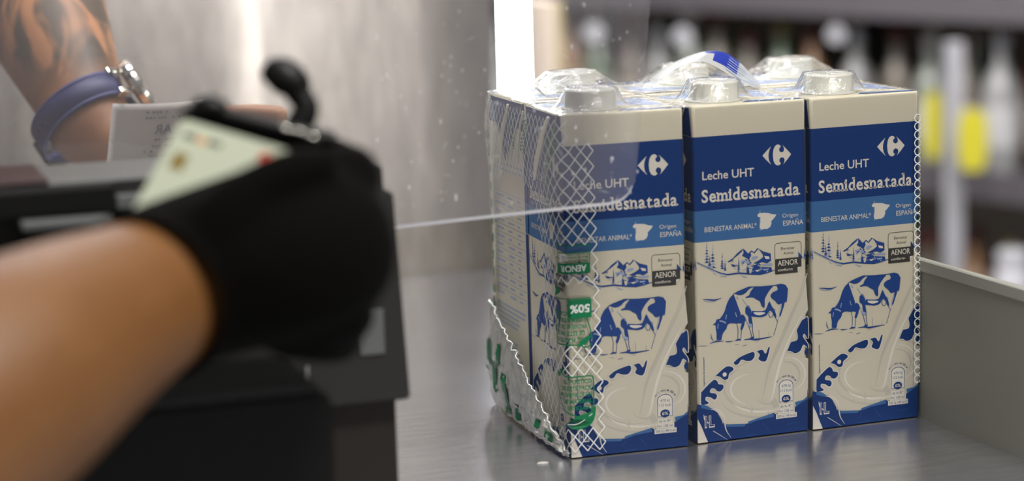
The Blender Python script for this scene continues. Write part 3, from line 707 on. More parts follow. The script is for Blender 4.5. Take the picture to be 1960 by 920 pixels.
def recycled(ox, oy, rot):
    """the recycled-plastic note: rounded frame, five lines, a leaf; rot 180 turns it upside down"""
    k = Ink(); sg = -1 if rot else 1
    T = lambda p: (ox + sg * p[0], oy + sg * p[1])
    fr_ = [tuple(q) for q in spline([(-12, 22), (-9, 24), (-4, 22.3), (4, 22), (10, 22), (12, 20), (12, 8), (11.5, 2)], 4)]
    k.stroke([T(p) for p in fr_], .8, 0); k.stroke([T(p) for p in spline([(-12.5, 19), (-11, 12), (-8, 4), (-3, .5), (2, -1.5)], 4)], .8, 0)
    for i, (s, w) in enumerate((('EL PLÁSTICO', 17), ('DE ESTE PACK', 19), ('PROVIENE DE UN', 20), ('DE MATERIAL', 17.5), ('RECICLADO', 14.5))):
        p = T((11 - w, 18 - i * 3.9)); k.text(s, p[0], p[1], w, 2.4, 0, 2, rot=rot, bold=.03)
    leaf = [tuple(q) for q in spline([(-5, -6), (0, -9), (7, -8.5), (12, -4), (13, 4), (9, .5), (3, -1), (-1, -3), (-5, -6)], 4)]
    if not rot:
        k.poly([T(p) for p in leaf], 0, 2); k.stroke([T(p) for p in spline([(-4, -6), (3, -5.5), (11, -.5)], 4)], .45, 1, 3)
        k.poly([T(p) for p in [(-12.5, 24), (-9, 26.5), (-5, 26), (-7, 23), (-11, 21.5)]], 0, 2)
    else:
        k.poly([T(p) for p in [(-12.5, 17), (-9, 22), (-3, 23.5), (-5, 20), (-9, 17.5)]], 0, 2)
        fillrect(k, *sorted((T((-12.5, 0))[0], T((1.5, 0))[0])), *sorted((T((0, 6.5))[1], T((0, -4.5))[1])), 0, 3)
        p = T((-11.5, -1.2)); k.text('50%', p[0], p[1], 12, 4.6, 1, 4, rot=180, bold=.03)
        k.poly([T(p) for p in [(6, -9), (13, -13), (13, -5), (11, -6.5)]], 0, 2); hline(k, T((-12, 0))[0], T((13, 0))[0], T((0, -5))[1], T((0, -5))[1], .6, 0, 2)
    return k
note('recycling_note', recycled(1.0, 90, 180), 'upside-down green recycling note'); note('recycling_note', recycled(1.5, 27, 0))
# green marks bunched near the upper left fold, on the far left edge and right corner
for (cx, cz, w, h, t) in ((-12, 181, 9, 24, .2), (-60, 184, 13, 22, .1), (-82, 184, 6, 22, 0), (-20, 152, 6, 26, .3)):
    k = Ink(); el = [(cx + w * .5 * math.cos(a) + t * h * .5 * math.sin(a), cz + h * .5 * math.sin(a)) for a in np.linspace(0, 2 * math.pi, 25)[:-1]]
    k.stroke(el, .9, 0, 2, closed=True)
    for i in range(9):
        z = cz - h * .42 + i * h * .1; xx = t * (z - cz); k.stroke([(cx + xx - w * .38, z), (cx + xx, z + .5), (cx + xx + w * .38, z)], .7 + .5 * (i % 2), 0, 2)
    note('folded_note', k)
k = Ink()
for z in range(40, 180, 11): k.poly([(-148, z), (-143, z + 1), (-142, z + 7), (-147, z + 5)], 0, 2)
note('edge_print', k)
ink = Ink()
for z in (116, 55):
    ink = Ink(); ink.poly([(-3, z), (4, z), (6, z + 10), (-2, z + 9)], 0)
    bm = bmesh.new(); ink.lay(bm, lambda s, z, h: Vector((.2245 - max(0, -s) * .001, .0000 + max(0, s) * .001 - .0004, z * .001))); bm_obj('corner_note', bm, M['green'], wrap)

# bunched film at the foot of the left end and the heat-sealed ridge beside the opening
bm = bmesh.new(); rnd = random.Random(11)
def gather(u, v):     # u 0 at the front corner .. 1 at the back, v 0 foot .. 1 upper hem
    s = -.002 - u * .148; top = .006 + .062 * max(0, min(1, (u - .03) / .95)) ** .8; z = .0018 + v * (top - .0018)
    pz = noise.noise(Vector((u * 30, v * 6, 1))) * .0022 + noise.noise(Vector((u * 90, v * 30, 4))) * .0009
    p = filmL(s, z, .0012); bul = .0045 * math.sin(math.pi * min(1, v * .9 + .05)) * min(1, u * 5)
    return p + Vector((-bul + pz, 0, pz * .6 if v > .1 else 0))
grid(bm, gather, list(np.linspace(0, 1, 90)), list(np.linspace(0, 1, 26)))
bm_obj('gathered_film', bm, M['filmdense'], wrap, True)
bm = bmesh.new()
ed = [gather(u, 1.0) + Vector((-.0012, 0, 0)) for u in np.linspace(.08, 1, 60)]
tube_bm(bm, ed, [.0004 + .0003 * rnd.random() for _ in ed], 6)
bm_obj('film_hem', bm, M['filmdense'], wrap, True)
k = Ink()
for u, v, w in ((.93, .55, 5), (.85, .35, 6), (.70, .3, 8), (.55, .2, 5), (.25, .5, 4), (.14, .5, 6), (.80, .65, 4), (.98, .3, 3)):
    k = Ink(); k.poly([(u * 100 + w * .5 * math.cos(a) * (1 + .4 * rnd.random()), v * 100 + w * 2.6 * math.sin(a) * (1 + .4 * rnd.random())) for a in np.linspace(0, 2 * math.pi, 11)[:-1]], 0)
    bm = bmesh.new(); k.lay(bm, lambda a, b, h: gather(min(1, max(0, a / 100)), min(1, max(0, b / 100))) + Vector((-.0008, 0, 0))); bm_obj('green_print', bm, M['green'], wrap)
# ridges where the film bridges the folded carton ears
for (ua, za, ub, zb, w) in ((-12, 199, -40, 160, .0017), (-92, 199, -112, 160, .0012), (-60, 198, -72, 166, .0007)):
    bm = bmesh.new(); pts = [filmL((ua + (ub - ua) * t) * .001, (za + (zb - za) * t) * .001, .0012) for t in np.linspace(0, 1, 12)]
    tube_bm(bm, pts, [w * (.35 + .65 * math.sin(math.pi * min(1, .12 + t * .8))) for t in np.linspace(0, 1, 12)], 8); bm_obj('carton_ear_ridge', bm, M['card'], wrap, True)

# carrying strap over the pack
near = spline([aty(u, v, .064) for u, v in ((1246, 168), (1272, 146), (1308, 124), (1345, 118), (1378, 132), (1408, 152), (1432, 163), (1456, 172))], 6)
far = spline([aty(u, v, .086) for u, v in ((1244, 152), (1266, 134), (1305, 112), (1350, 98), (1388, 101), (1416, 120), (1438, 142), (1462, 167))], 6)
pts = [(a + b) / 2 for a, b in zip(near, far)]
bm = bmesh.new(); pr = None
for i in range(len(near)):
    row = [bm.verts.new(Vector(near[i] * (1 - j) + far[i] * j) + Vector((0, 0, .0006 * math.sin(math.pi * j)))) for j in (0, .12, .25, .5, .75, .88, 1)]
    if pr:
        for a in range(6):
            f = bm.faces.new((pr[a], pr[a + 1], row[a + 1], row[a])); f.smooth = True
            t = i / len(near); f.material_index = 1 if .44 < t < .72 and 2 <= a < 6 and (a > 3 or t > .5) else 0
    pr = row
bmesh.ops.solidify(bm, geom=bm.faces[:], thickness=.0002)
M['strap'] = mat('strap_plastic', (.62, .63, .62), .25, alpha=.72); M['strapb'] = mat('strap_blue', (.03, .06, .45), .3)
st = bm_obj('carrying_strap', bm, [M['strap'], M['strapb']], wrap)
k = Ink()
for i in range(6): k.stroke([(62 + i * .1, -8 + i * 3), (78, -8 + i * 3), (97, -8 + i * 3)], .5 if i % 2 else .9, 0)
def onstrap(a, b, h):
    f = a / 100 * (len(pts) - 1); i = min(int(f), len(pts) - 2); q = pts[i] + (pts[i + 1] - pts[i]) * (f - i)
    g = near[i] * (.5 - b / 22) + far[i] * (.5 + b / 22); return Vector((g[0], g[1], g[2] + .0010))
bm = bmesh.new(); k.lay(bm, onstrap); bm_obj('strap_lettering', bm, M['wash'], wrap)

# ------------------------------------------------------------------ acrylic screen
ys = -.05
scr = empty('acrylic_screen', (.0, ys, .15), 'clear acrylic screen with rounded corner hanging in front of the left milk carton', 'screen')
q = [aty(u, v, ys) for u, v in [(700, 446), (900, 423), (1065, 405), (1135, 397.5)] + [tuple(p) for p in spline([(1150, 396), (1172, 393), (1192, 386), (1207, 373), (1217, 352), (1222, 328)], 4)] + [(1232, 200), (1247, 0), (1262, -200)]]
nq = len(q)
outl = [(p.x, p.z) for p in q]; dx = (outl[-1][0] - outl[-2][0]) / (outl[-1][1] - outl[-2][1])
outl += [(outl[-1][0] + dx * .3, outl[-1][1] + .3), (-.75, outl[-1][1] + .3), (-.75, outl[0][1] + .02)]
bm = bmesh.new(); th = .003
cen = Vector((-.3, .4)); ins = []
for i, p in enumerate(outl):
    a_, b_ = Vector(outl[max(i - 1, 0)]), Vector(outl[min(i + 1, len(outl) - 1)]); d_ = (b_ - a_).normalized(); q_ = Vector((-d_.y, d_.x))
    e_ = .0021 if i < nq - 8 else (.0011 if i <= nq else 0); ins.append((p[0] + q_.x * e_, p[1] + q_.y * e_))
A = [bm.verts.new((p[0], ys, p[1])) for p in ins]; B = [bm.verts.new((p[0], ys + th, p[1])) for p in outl]
bm.faces.new(A); n = len(A)
for i in range(n - 1): bm.faces.new((A[i], A[i + 1], B[i + 1], B[i])).material_index = 1 if i < nq - 9 else 2 
bm.faces.new(B[::-1])
bmesh.ops.recalc_face_normals(bm, faces=bm.faces)
M['acryside'] = sheet('acrylic_side_light', .5, 1.2, .1, .1, 20, col=(.7, .72, .85))  # pale colour paints the light line down the right edge
bm_obj('clear_pane', bm, [M['acry'], M['acryedge'], M['acryside']], scr)
rnd = random.Random(21); k = Ink()
for i in range(150):
    u, v = rnd.uniform(720, 1225), rnd.uniform(5, 400); p = aty(u, v, ys); r = rnd.choice((.25, .3, .4, .5, .7)) * (1 + (rnd.random() > .93))
    k.disc((p.x * 1000, p.z * 1000), r * .8, 0, 0, 8, ry=r * rnd.uniform(.8, 2.2))
for i in range(26):
    u, v = rnd.uniform(760, 1235), rnd.uniform(0, 400); L_ = rnd.uniform(6, 26); a = rnd.uniform(-1.4, 1.4)
    p, p2 = aty(u, v, ys), aty(u + L_ * math.cos(a), v + L_ * math.sin(a), ys); k.stroke([(p.x * 1000, p.z * 1000), ((p.x + p2.x) * 500 + .3, (p.z + p2.z) * 500), (p2.x * 1000, p2.z * 1000)], .35, 0, taper=True)
bm = bmesh.new(); k.lay(bm, lambda a, b, h: (a * .001, ys - .00005, b * .001))
M['dust'] = mat('dust', (.8, .8, .82), .8, alpha=.45)
o = bm_obj('dust_and_scratches', bm, M['dust'], scr); o['kind'] = 'stuff'

# ------------------------------------------------------------------ payment terminal housing in front of the screen
pos = empty('checkout_terminal', (-.2, -.1, 0), 'dark grey checkout printer and terminal housing behind the gloved hand', 'terminal')
ZT = .1975
bm = bmesh.new(); bm_prism(bm, [(-.60, .0775), (-.1335, .0775), (-.1385, ZT - .014), (-.1432, ZT - .014), (-.1437, ZT), (-.60, ZT + .0004)], 'y', -.125, -.062)
bmesh.ops.recalc_face_normals(bm, faces=bm.faces); bmesh.ops.bevel(bm, geom=bm.edges[:], offset=.0012, segments=2, affect='EDGES'); bm_obj('housing', bm, M['pos'], pos)
bm = bmesh.new(); bm_box(bm, (-.60, -.123, ZT + .0004), (-.2445, -.056, ZT + .0028), 0, .001); bm_obj('top_cover', bm, M['poslt'], pos)
bm = bmesh.new(); bm_box(bm, (-.60, -.126, ZT + .0028), (-.306, -.062, ZT + .0045), 0, .0012); bm_obj('maroon_lid', bm, M['maroon'], pos)
bm = bmesh.new(); bm_box(bm, (-.45, -.139, .186), (-.2775, -.125, ZT + .0022), 0, .0015); bm_obj('front_lip', bm, M['posbk'], pos)
bm = bmesh.new(); bm_box(bm, (-.3225, -.146, .1815), (-.2800, -.1255, .1858), 0, .001); bm_obj('paper_exit', bm, M['poslt'], pos)
bm = bmesh.new(); bm_box(bm, (-.319, -.141, .165), (-.2815, -.1255, .1812), 0, .0015); bm_obj('front_panel', bm, M['pos'], pos)
bm = bmesh.new(); bm_box(bm, (-.276, -.130, .186), (-.262, -.125, .193), 0, .001); bm_obj('latch', bm, M['poslt'], pos)
bm = bmesh.new(); bm_box(bm, (-.60, -.115, .0), (-.1385, -.066, .0775), 0, .002); bm_obj('base', bm, M['posbr'], pos)
bm = bmesh.new(); a = aty(690, 680, -.1255); b = aty(733, 590, -.1255); bm_box(bm, (a.x, -.1262, a.z), (b.x, -.1250, b.z), 0, .0004); o = bm_obj('keypad_label', bm, M['poslt'], pos)
bm = bmesh.new(); tube_bm(bm, [aty(588, v, -.128) for v in (700, 722, 735, 750, 765, 782)], [.0007, .0009, .0022, .0028, .0016, .0006], 10); bm_obj('cable_clip', bm, M['poslt'], pos, True)
std = empty('terminal_stand', (-.24, -.17, 0), 'black pedestal standing below the gloved hand, in front of the terminal', 'stand')
bm = bmesh.new(); bm_prism(bm, [(-.42, 0), (-.2015, 0), (-.2000, .109), (-.205, .113), (-.42, .113)], 'y', -.235, -.150); bmesh.ops.recalc_face_normals(bm, faces=bm.faces)
bmesh.ops.bevel(bm, geom=bm.edges[:], offset=.002, segments=2, affect='EDGES'); bm_obj('pedestal', bm, M['posbk'], std)
bm = bmesh.new(); bm_box(bm, (-.43, -.24, 0), (-.193, -.145, .006), 0, .002); bm_obj('foot_plate', bm, M['posbk'], std)

# ------------------------------------------------------------------ cashier's arm, watch and receipt
def px(u, v, t, r): return (tuple(at(u, v, t)), r * t / FPX)
arm = [[px(-130, -420, 1.60, 165), px(-10, -190, 1.58, 150), px(62, -20, 1.55, 130), px(110, 90, 1.52, 108), px(148, 180, 1.495, 88), px(170, 235, 1.48, 82), px(205, 272, 1.475, 74), px(260, 300, 1.47, 76), px(330, 300, 1.47, 70)],
       [px(240, 265, 1.475, 48), px(330, 245, 1.475, 34), px(420, 232, 1.465, 28), px(480, 222, 1.46, 24), px(532, 222, 1.455, 21)],
       [px(260, 295, 1.475, 46), px(360, 285, 1.48, 32), px(440, 272, 1.47, 27), px(510, 266, 1.46, 22)],
       [px(280, 325, 1.475, 40), px(370, 325, 1.48, 30), px(450, 318, 1.47, 26), px(505, 314, 1.46, 21)],
       [px(290, 350, 1.475, 34), px(370, 362, 1.48, 26), px(430, 360, 1.47, 22), px(475, 358, 1.465, 18)],
       [px(220, 320, 1.46, 40), px(290, 365, 1.44, 32), px(350, 362, 1.425, 26), px(400, 350, 1.42, 22)]]
csh = blob('person', arm, M['tattoo'], voxel=.0024, smooth=4)
tag(csh, "cashier's tattooed forearm and hand reaching down behind the receipt", 'person')
# watch
wt = empty('wristwatch', at(150, 215, 1.48), "navy strap wristwatch worn on the cashier's wrist", 'watch')
Cc = at(166, 228, 1.487); ax = (at(212, 285, 1.477) - at(122, 150, 1.498)).normalized()
e1 = ax.cross(FWD).normalized(); e2 = ax.cross(e1).normalized()
if e2.dot(FWD) > 0: e2 = -e2          # e2 points to the viewer
if e1.dot(RGT) < 0: e1 = -e1          # e1 points right
def ringpt(a, r, w): return Cc + e1 * (math.cos(a) * r * .0338) + e2 * (math.sin(a) * r * .0350) + ax * w
def band(r0, r1, w0, w1, a0, a1, n=60, wt_=None):
    bm = bmesh.new(); pr = None
    for i in range(n + 1):
        a = a0 + (a1 - a0) * i / n; k_ = 1 if not wt_ else wt_(i / n)
        row = [bm.verts.new(ringpt(a, r, w * k_)) for r, w in ((r0, w0), (r1, w0), (r1, w1), (r0, w1))]
        if pr:
            for j in range(4): bm.faces.new((pr[j], pr[(j + 1) % 4], row[(j + 1) % 4], row[j])).smooth = True
        else: bm.faces.new(row)
        pr = row
    bm.faces.new(pr[::-1]); bmesh.ops.recalc_face_normals(bm, faces=bm.faces); return bm
rt = lambda t: 1.15 - .35 * t
bm_obj('strap', band(1.0, 1.075, -.0088, .0088, math.radians(24), math.radians(330), wt_=rt), M['navy'], wt)
for w in (-.0092, .0078): bm_obj('strap_piping', band(1.07, 1.082, w, w + .0014, math.radians(26), math.radians(185)), M['navy2'], wt)
def local_box(name, ang, rad, half, mt, bev=.001, off=0):
    o_ = ringpt(ang, rad, off); rdir = (e1 * math.cos(ang) + e2 * math.sin(ang)).normalized(); tdir = ax.cross(rdir).normalized()
    bm = bmesh.new(); bm_box(bm, (-half[0], -half[1], -half[2]), half, 0, bev)
    bmesh.ops.transform(bm, matrix=Matrix(((rdir.x, tdir.x, ax.x, o_.x), (rdir.y, tdir.y, ax.y, o_.y), (rdir.z, tdir.z, ax.z, o_.z), (0, 0, 0, 1))), verts=bm.verts)
    return bm_obj(name, bm, mt, wt)
o_ = ringpt(math.radians(-4), 1.2, 0); rdir = (e1 * math.cos(math.radians(-6)) + e2 * math.sin(math.radians(-6))).normalized(); tdir = ax.cross(rdir).normalized()
bm = bmesh.new(); bm_lathe(bm, [(.0150, -.005), (.0185, -.003), (.0190, .001), (.0178, .0035), (.0150, .0046), (.0145, .0040), (.002, .0040)], n=36)
bmesh.ops.transform(bm, matrix=Matrix(((tdir.x, ax.x, rdir.x, o_.x), (tdir.y, ax.y, rdir.y, o_.y), (tdir.z, ax.z, rdir.z, o_.z), (0, 0, 0, 1))), verts=bm.verts); bm_obj('watch_case', bm, M['chrome'], wt)
for s in (-1, 1): local_box('lug', math.radians(25), 1.08, (.0025, .006, .0022), M['chrome'], .0008, s * .0088)
local_box('crown', math.radians(-6), 1.13, (.002, .002, .003), M['chrome'], .0006, .0205)
local_box('buckle', math.radians(196), 1.10, (.0022, .0095, .0125), M['posbk'], .0012, .002)
for i in range(4):
    a = math.radians(128 + i * 11); local_box('strap_hole', a, 1.076, (.0002, .0012, .0008), M['posbk'], 0, 0)
# small blue clip on the terminal
M['clipblue'] = mat('clip_blue', (.02, .02, .30), .35)
pc = atz(102, 303, .2005); pn = empty('plastic_clip', pc, 'small dark blue plastic clip on the terminal below the watch', 'clip')
bm = bmesh.new(); bm_box(bm, (pc.x - .0035, pc.y - .002, .2003), (pc.x + .0032, pc.y + .002, .2018), 0, .0004); bm_obj('clip_base', bm, M['clipblue'], pn)
bm = bmesh.new(); bm_box(bm, (pc.x - .001, pc.y - .0015, .2018), (pc.x + .0040, pc.y + .0015, .2030), 0, .0004); bm_obj('clip_arm', bm, M['clipblue'], pn)

rc = empty('receipt', at(270, 250, 1.43), "white till receipt with faint print held in the cashier's hand", 'receipt')
def paper(a, b, off=0):   # a across 0..1, b down 0..1
    u = 215 + a * 175 - b * 14; v = 198 - a * 8 + 4 * math.sin(a * 3) + b * 150; t = 1.405 + .006 * math.sin(a * 3.1) - .004 * b
    return at(u, v, t - off)
bm = bmesh.new(); grid(bm, lambda a, b: paper(a, b), list(np.linspace(0, 1, 16)), list(np.linspace(0, 1, 12))); bmesh.ops.solidify(bm, geom=bm.faces[:], thickness=.0001); bm_obj('paper', bm, M['paper'], rc, True)
k = Ink(); rnd = random.Random(2)
k.text('AR', 62, 60.5, -21, -15.5, 0, 1, bold=.02) if False else None
bm = bmesh.new()
vs, fs, bb = text_tris('AR', .02)
T_ = [bm.verts.new(paper(.485 + .20 * (1 - (p[0] - bb[0]) / (bb[2] - bb[0])), .385 - .115 * p[1] / bb[3], .0006)) for p in vs]
for f in fs: bm.faces.new([T_[i] for i in f])
for row, (b0, xs) in enumerate(((.10, (.38, .62)), (.17, (.38, .80)), (.45, (.50, .80)), (.53, (.48, .80)), (.60, (.36, .55)), (.66, (.45, .80)), (.76, (.20, .80)))):
    x = xs[0]
    while x < xs[1]:
        w = rnd.uniform(.008, .035)
        if rnd.random() > .25: bm.faces.new([bm.verts.new(paper(*p, .0006)) for p in ((x, b0), (x + w, b0), (x + w, b0 + .022), (x, b0 + .022))])
        x += w + .012
bm_obj('printed_lines', bm, M['ink'], rc)

# ------------------------------------------------------------------ customer: bare forearm, black glove, purse and bank card
fore = [[px(-560, 1130, .74, 300), px(-260, 905, .79, 285), px(-20, 745, .825, 240), px(130, 650, .86, 196), px(250, 585, .89, 160), px(330, 545, .91, 148), px(440, 505, .92, 142), px(520, 480, .925, 130)]]
cus = blob('person', fore, M['skin'], voxel=.003, smooth=5)
tag(cus, "customer's blurred bare forearm coming from the lower left in a black glove", 'person')
axis = (at(330, 545, .91) - at(-20, 745, .825)).normalized()
gl = [[px(180, 620, .87, 200), px(270, 575, .892, 172), px(340, 542, .905, 166), px(430, 512, .91, 168), px(530, 485, .91, 175), px(580, 470, .912, 172), px(610, 480, .918, 150)],
      [px(540, 420, .925, 90), px(610, 370, .92, 66), px(665, 330, .92, 56), px(675, 345, .95, 54), px(660, 370, .985, 50), px(590, 380, .985, 46)],
      [px(560, 470, .92, 90), px(650, 430, .915, 66), px(678, 420, .925, 58), px(685, 430, .96, 54), px(650, 440, .99, 50), px(590, 450, .99, 46)],
      [px(560, 530, .92, 90), px(640, 515, .915, 64), px(678, 510, .925, 56), px(682, 515, .96, 52), px(640, 525, .985, 48)],
      [px(540, 590, .92, 84), px(610, 600, .915, 66), px(660, 600, .925, 56), px(660, 600, .955, 50), px(610, 600, .975, 46)],
      [px(560, 620, .92, 70), px(620, 645, .925, 52), px(650, 650, .94, 44)],
      [px(400, 500, .90, 110), px(450, 420, .89, 80), px(500, 360, .885, 52), px(560, 325, .885, 42), px(612, 312, .89, 36)]]
rimc = at(262, 577, .898) ; nrm = -(axis + FWD * .12).normalized()
glv = blob('glove', gl, M['glove'], cus, voxel=.0026, smooth=6, cut=[(rimc, nrm)])
glv['label'] = 'black knit glove closed around the purse'

pur = empty('zip_purse', at(420, 330, .98), 'black zip purse gripped in the gloved hand behind the bank card', 'purse')
def plane_pt(u, v, t): return at(u, v, t)
bm = bmesh.new()
outline = [(250, 450), (366, 226), (380, 208), (410, 205), (470, 222), (540, 240), (600, 250), (660, 270), (700, 300), (705, 380), (640, 470), (480, 560), (300, 540)]
outline = [tuple(q) for q in spline(outline + [outline[0]], 4)][:-1]
A = [bm.verts.new(at(u, v, .955)) for u, v in outline]; B = [bm.verts.new(at(u, v, .972)) for u, v in outline]
bm.faces.new(A); bm.faces.new(B[::-1])
for i in range(len(A)): bm.faces.new((A[i], A[(i + 1) % len(A)], B[(i + 1) % len(A)], B[i]))
bmesh.ops.recalc_face_normals(bm, faces=bm.faces); bm_obj('pouch', bm, M['gleather'], pur)
bm = bmesh.new(); zp = [at(u, v, .95) for u, v in spline([(352, 232), (375, 214), (420, 217), (480, 232), (540, 247), (600, 258), (640, 268)], 5)]; tube_bm(bm, zp, [.0035] * len(zp), 10); bm_obj('zip', bm, M['gleather'], pur, True)
bm = bmesh.new(); tube_bm(bm, [at(u, v, .95) for u, v in ((368, 218), (385, 206), (402, 203), (422, 212), (430, 222))], [.003, .0048, .0055, .0048, .003], 12); bm_obj('zip_end', bm, M['gleather'], pur, True)
for u, v in ((548, 246), (575, 252), (600, 262)):
    bm = bmesh.new(); tube_bm(bm, [at(u - 14, v - 6, .94), at(u, v, .939), at(u + 12, v + 8, .94)], [.0006, .0011, .0006], 8); bm_obj('zip_slider', bm, M['chrome'], pur, True)
bm = bmesh.new(); hp = [tuple(q) for q in spline([(508, 126, 14), (520, 133, 22), (543, 145, 28), (563, 162, 26), (572, 180, 20), (584, 198, 19), (585, 214, 20), (577, 230, 21), (568, 246, 21), (562, 262, 20)], 5)]
tube_bm(bm, [at(u, v, .955) for u, v, r in hp], [r * 1.28 * .955 / FPX for u, v, r in hp], 16, flat=.9); bm_obj('pull_tab', bm, M['gleather'], pur, True)

cd = empty('bank_card', at(400, 330, .93), 'pale bank card with gold chip held under the gloved thumb', 'card')
c0, cX, cY = at(348, 226, .942), at(588, 297, .927), at(136, 558, .905)
X_ = (cX - c0).normalized(); Y_ = (cY - c0); Y_ = (Y_ - X_ * Y_.dot(X_)).normalized(); N_ = X_.cross(Y_).normalized()
if N_.dot(FWD) > 0: N_ = -N_
def cp(a, b, h=0): return c0 + X_ * a * .001 + Y_ * b * .001 + N_ * h
rr = []; Lx, Ly, r = 54, 85.6, 3.2
for cx_, cy_, a0 in ((r, r, 180), (Lx - r, r, 270), (Lx - r, Ly - r, 0), (r, Ly - r, 90)):
    for k_ in range(6): a = math.radians(a0 + 18 * k_); rr.append((cx_ + r * math.cos(a), cy_ + r * math.sin(a)))
bm = bmesh.new(); A = [bm.verts.new(cp(*p)) for p in rr]; B = [bm.verts.new(cp(*p, -.0008)) for p in rr]
bm.faces.new(A); bm.faces.new(B[::-1])
for i in range(len(A)): bm.faces.new((A[i], A[(i + 1) % len(A)], B[(i + 1) % len(A)], B[i]))
bmesh.ops.recalc_face_normals(bm, faces=bm.faces); bm_obj('card_body', bm, M['bank'], cd)
bm = bmesh.new(); bm.faces.new([bm.verts.new(cp(a, b, .0002)) for a, b in ((5, 16), (11.5, 16), (11.5, 24), (5, 24))]); bm_obj('chip', bm, M['gold'], cd)
k = Ink(); 
for a0, a1 in ((4.5, 6.2), (6.8, 8.4), (9, 10.4), (16, 17.8), (18.3, 20), (20.6, 22)): k.poly([(a0, 6), (a1, 6), (a1, 8.6), (a0, 8.6)], 0)
k.poly([(11, 6.6), (15.4, 6.6), (15.4, 9), (11, 9)], 1)
M['orange'] = mat('card_orange', (.62, .30, .12), .4); M['red'] = mat('card_red', (.45, .03, .02), .4)
bm = bmesh.new(); k.lay(bm, lambda a, b, h: cp(a, b, .0002)); bm_obj('printed_name', bm, [M['pos'], M['orange']], cd)
k = Ink(); k.disc((42.5, 7.0), 3.0, 0, 1); k.disc((46.6, 7.0), 3.0, 1, 2)
bm = bmesh.new(); k.lay(bm, lambda a, b, h: cp(a, b, .0002 + h)); bm_obj('circle_emblem', bm, [M['red'], M['orange']], cd)

# small paper flake on the counter
bm = bmesh.new(); bm_prism(bm, [(-.0255, -.002), (-.0225, -.0035), (-.0190, -.003), (-.0185, -.001), (-.0215, .0008), (-.0240, .0002)], 'z', .0001, .0006)
bmesh.ops.recalc_face_normals(bm, faces=bm.faces); tag(bm_obj('paper_scrap', bm, M['paper']), 'tiny white paper scrap on the steel counter before the milk pack', 'scrap')

# ------------------------------------------------------------------ shop shelves far behind
ang = math.radians(-50)
sd = (rh * math.cos(ang) + fh * math.sin(ang)).normalized() ; sn = Vector((-sd.y, sd.x, 0)) # sd: along the shelf to the right and nearer; sn: away
if sn.dot(fh) < 0: sn = -sn
S0 = base + fh * 3.57 + rh * .74
def shp(a, b, z): q = S0 + sd * a + sn * b; return Vector((q.x, q.y, z))
def sbox(bm, a0, a1, b0, b1, z0, z1, mi=0):
    A = [bm.verts.new(shp(a, b, z)) for z in (z0, z1) for a, b in ((a0, b0), (a1, b0), (a1, b1), (a0, b1))]
    fs = [bm.faces.new([A[i] for i in f]) for f in ((0, 3, 2, 1), (4, 5, 6, 7), (0, 1, 5, 4), (1, 2, 6, 5), (2, 3, 7, 6), (3, 0, 4, 7))]
    for f in fs: f.material_index = mi
su = empty('shelf_unit', shp(0, .2, -.9), 'long grey metal shop shelving unit full of bottles in the blurred background', 'shelf')
for z in (-.52, -.18, .105, .45):
    bm = bmesh.new(); sbox(bm, -2.7, .55, 0, .42, z - .02, z); sbox(bm, -2.7, .55, -.012, 0, z - .035, z + .012); bm_obj('shelf_board', bm, M['shelf'], su)
bm = bmesh.new(); sbox(bm, -2.7, .55, .42, .45, -.9, .95); bm_obj('back_panel', bm, M['shelfd'], su)
for a in (-2.7, -1.55, -.56, .52):
    bm = bmesh.new(); sbox(bm, a, a + .035, .34, .43, -.9, .95); bm_obj('upright', bm, M['poslt'], su)
kinds = [('white', (.26, .26, .27), .30, 0), ('dark', (.15, .13, .11), .25, 0), ('green', (.09, .14, .09), .15, 0), ('amber', (.22, .12, .06), .2, 0), ('rosy', (.27, .09, .07), .3, 0), ('clear', (.20, .22, .20), .08, 0)]
protos = []
for nm, c, ro, _ in kinds:
    body = mat('bottle_' + nm, c, ro); labm = mat('label_' + nm, {'white': (.40, .40, .42), 'dark': (.45, .40, .33), 'green': (.42, .40, .34), 'amber': (.40, .33, .22), 'rosy': (.5, .42, .40), 'clear': (.36, .36, .37)}[nm], .6)
    capm = mat('cap_' + nm, {'white': (.5, .52, .6), 'dark': (.10, .02, .02), 'green': (.25, .2, .08), 'amber': (.08, .02, .02), 'rosy': (.4, .05, .05), 'clear': (.55, .55, .58)}[nm], .3)
    bs = []
    for part, prof, m in (('glass_body', [(.034, 0), (.037, .006), (.037, .16), (.030, .185), (.015, .21), (.013, .262), (.012, .264)], body),
                          ('label_band', [(.0376, .05), (.0378, .052), (.0378, .13), (.0376, .132)], labm), ('bottle_cap', [(.0145, .245), (.015, .247), (.015, .275), (.013, .278)], capm)):
        b_ = bmesh.new(); bm_lathe(b_, prof, n=20)
        me = bpy.data.meshes.new(part); b_.normal_update(); b_.to_mesh(me); b_.free(); me.materials.append(m)
        for p in me.polygons: p.use_smooth = True
        bs.append((part, me))
    protos.append(bs)
yl = mat('yellow_label', (.42, .38, .02), .5)
cname = {0: 'white', 1: 'dark', 2: 'dark green', 3: 'amber', 4: 'reddish', 5: 'pale clear'}
shelfname = {0: 'middle', 1: 'lower', 2: 'upper'}
def bottle(kind, a, b, z, sc, label, group):
    e = bpy.data.objects.new('bottle', None); COL.objects.link(e); e.location = shp(a, b, z); e.scale = (sc, sc, sc)
    for part, me in protos[kind]:
        o = bpy.data.objects.new(part, me); COL.objects.link(o); o.parent = e
    tag(e, label, 'bottle', group); return e
rnd = random.Random(9)
seq = [1, 3, 0, 1, 4, 2, 1, 0, 4, 1, 3, 1, 2, 5, 1, 2, 5, 0, 1, 3, 2, 1, 0, 5, 1, 1, 2, 3, 0, 1, 5, 1, 0, 2]
n = 0
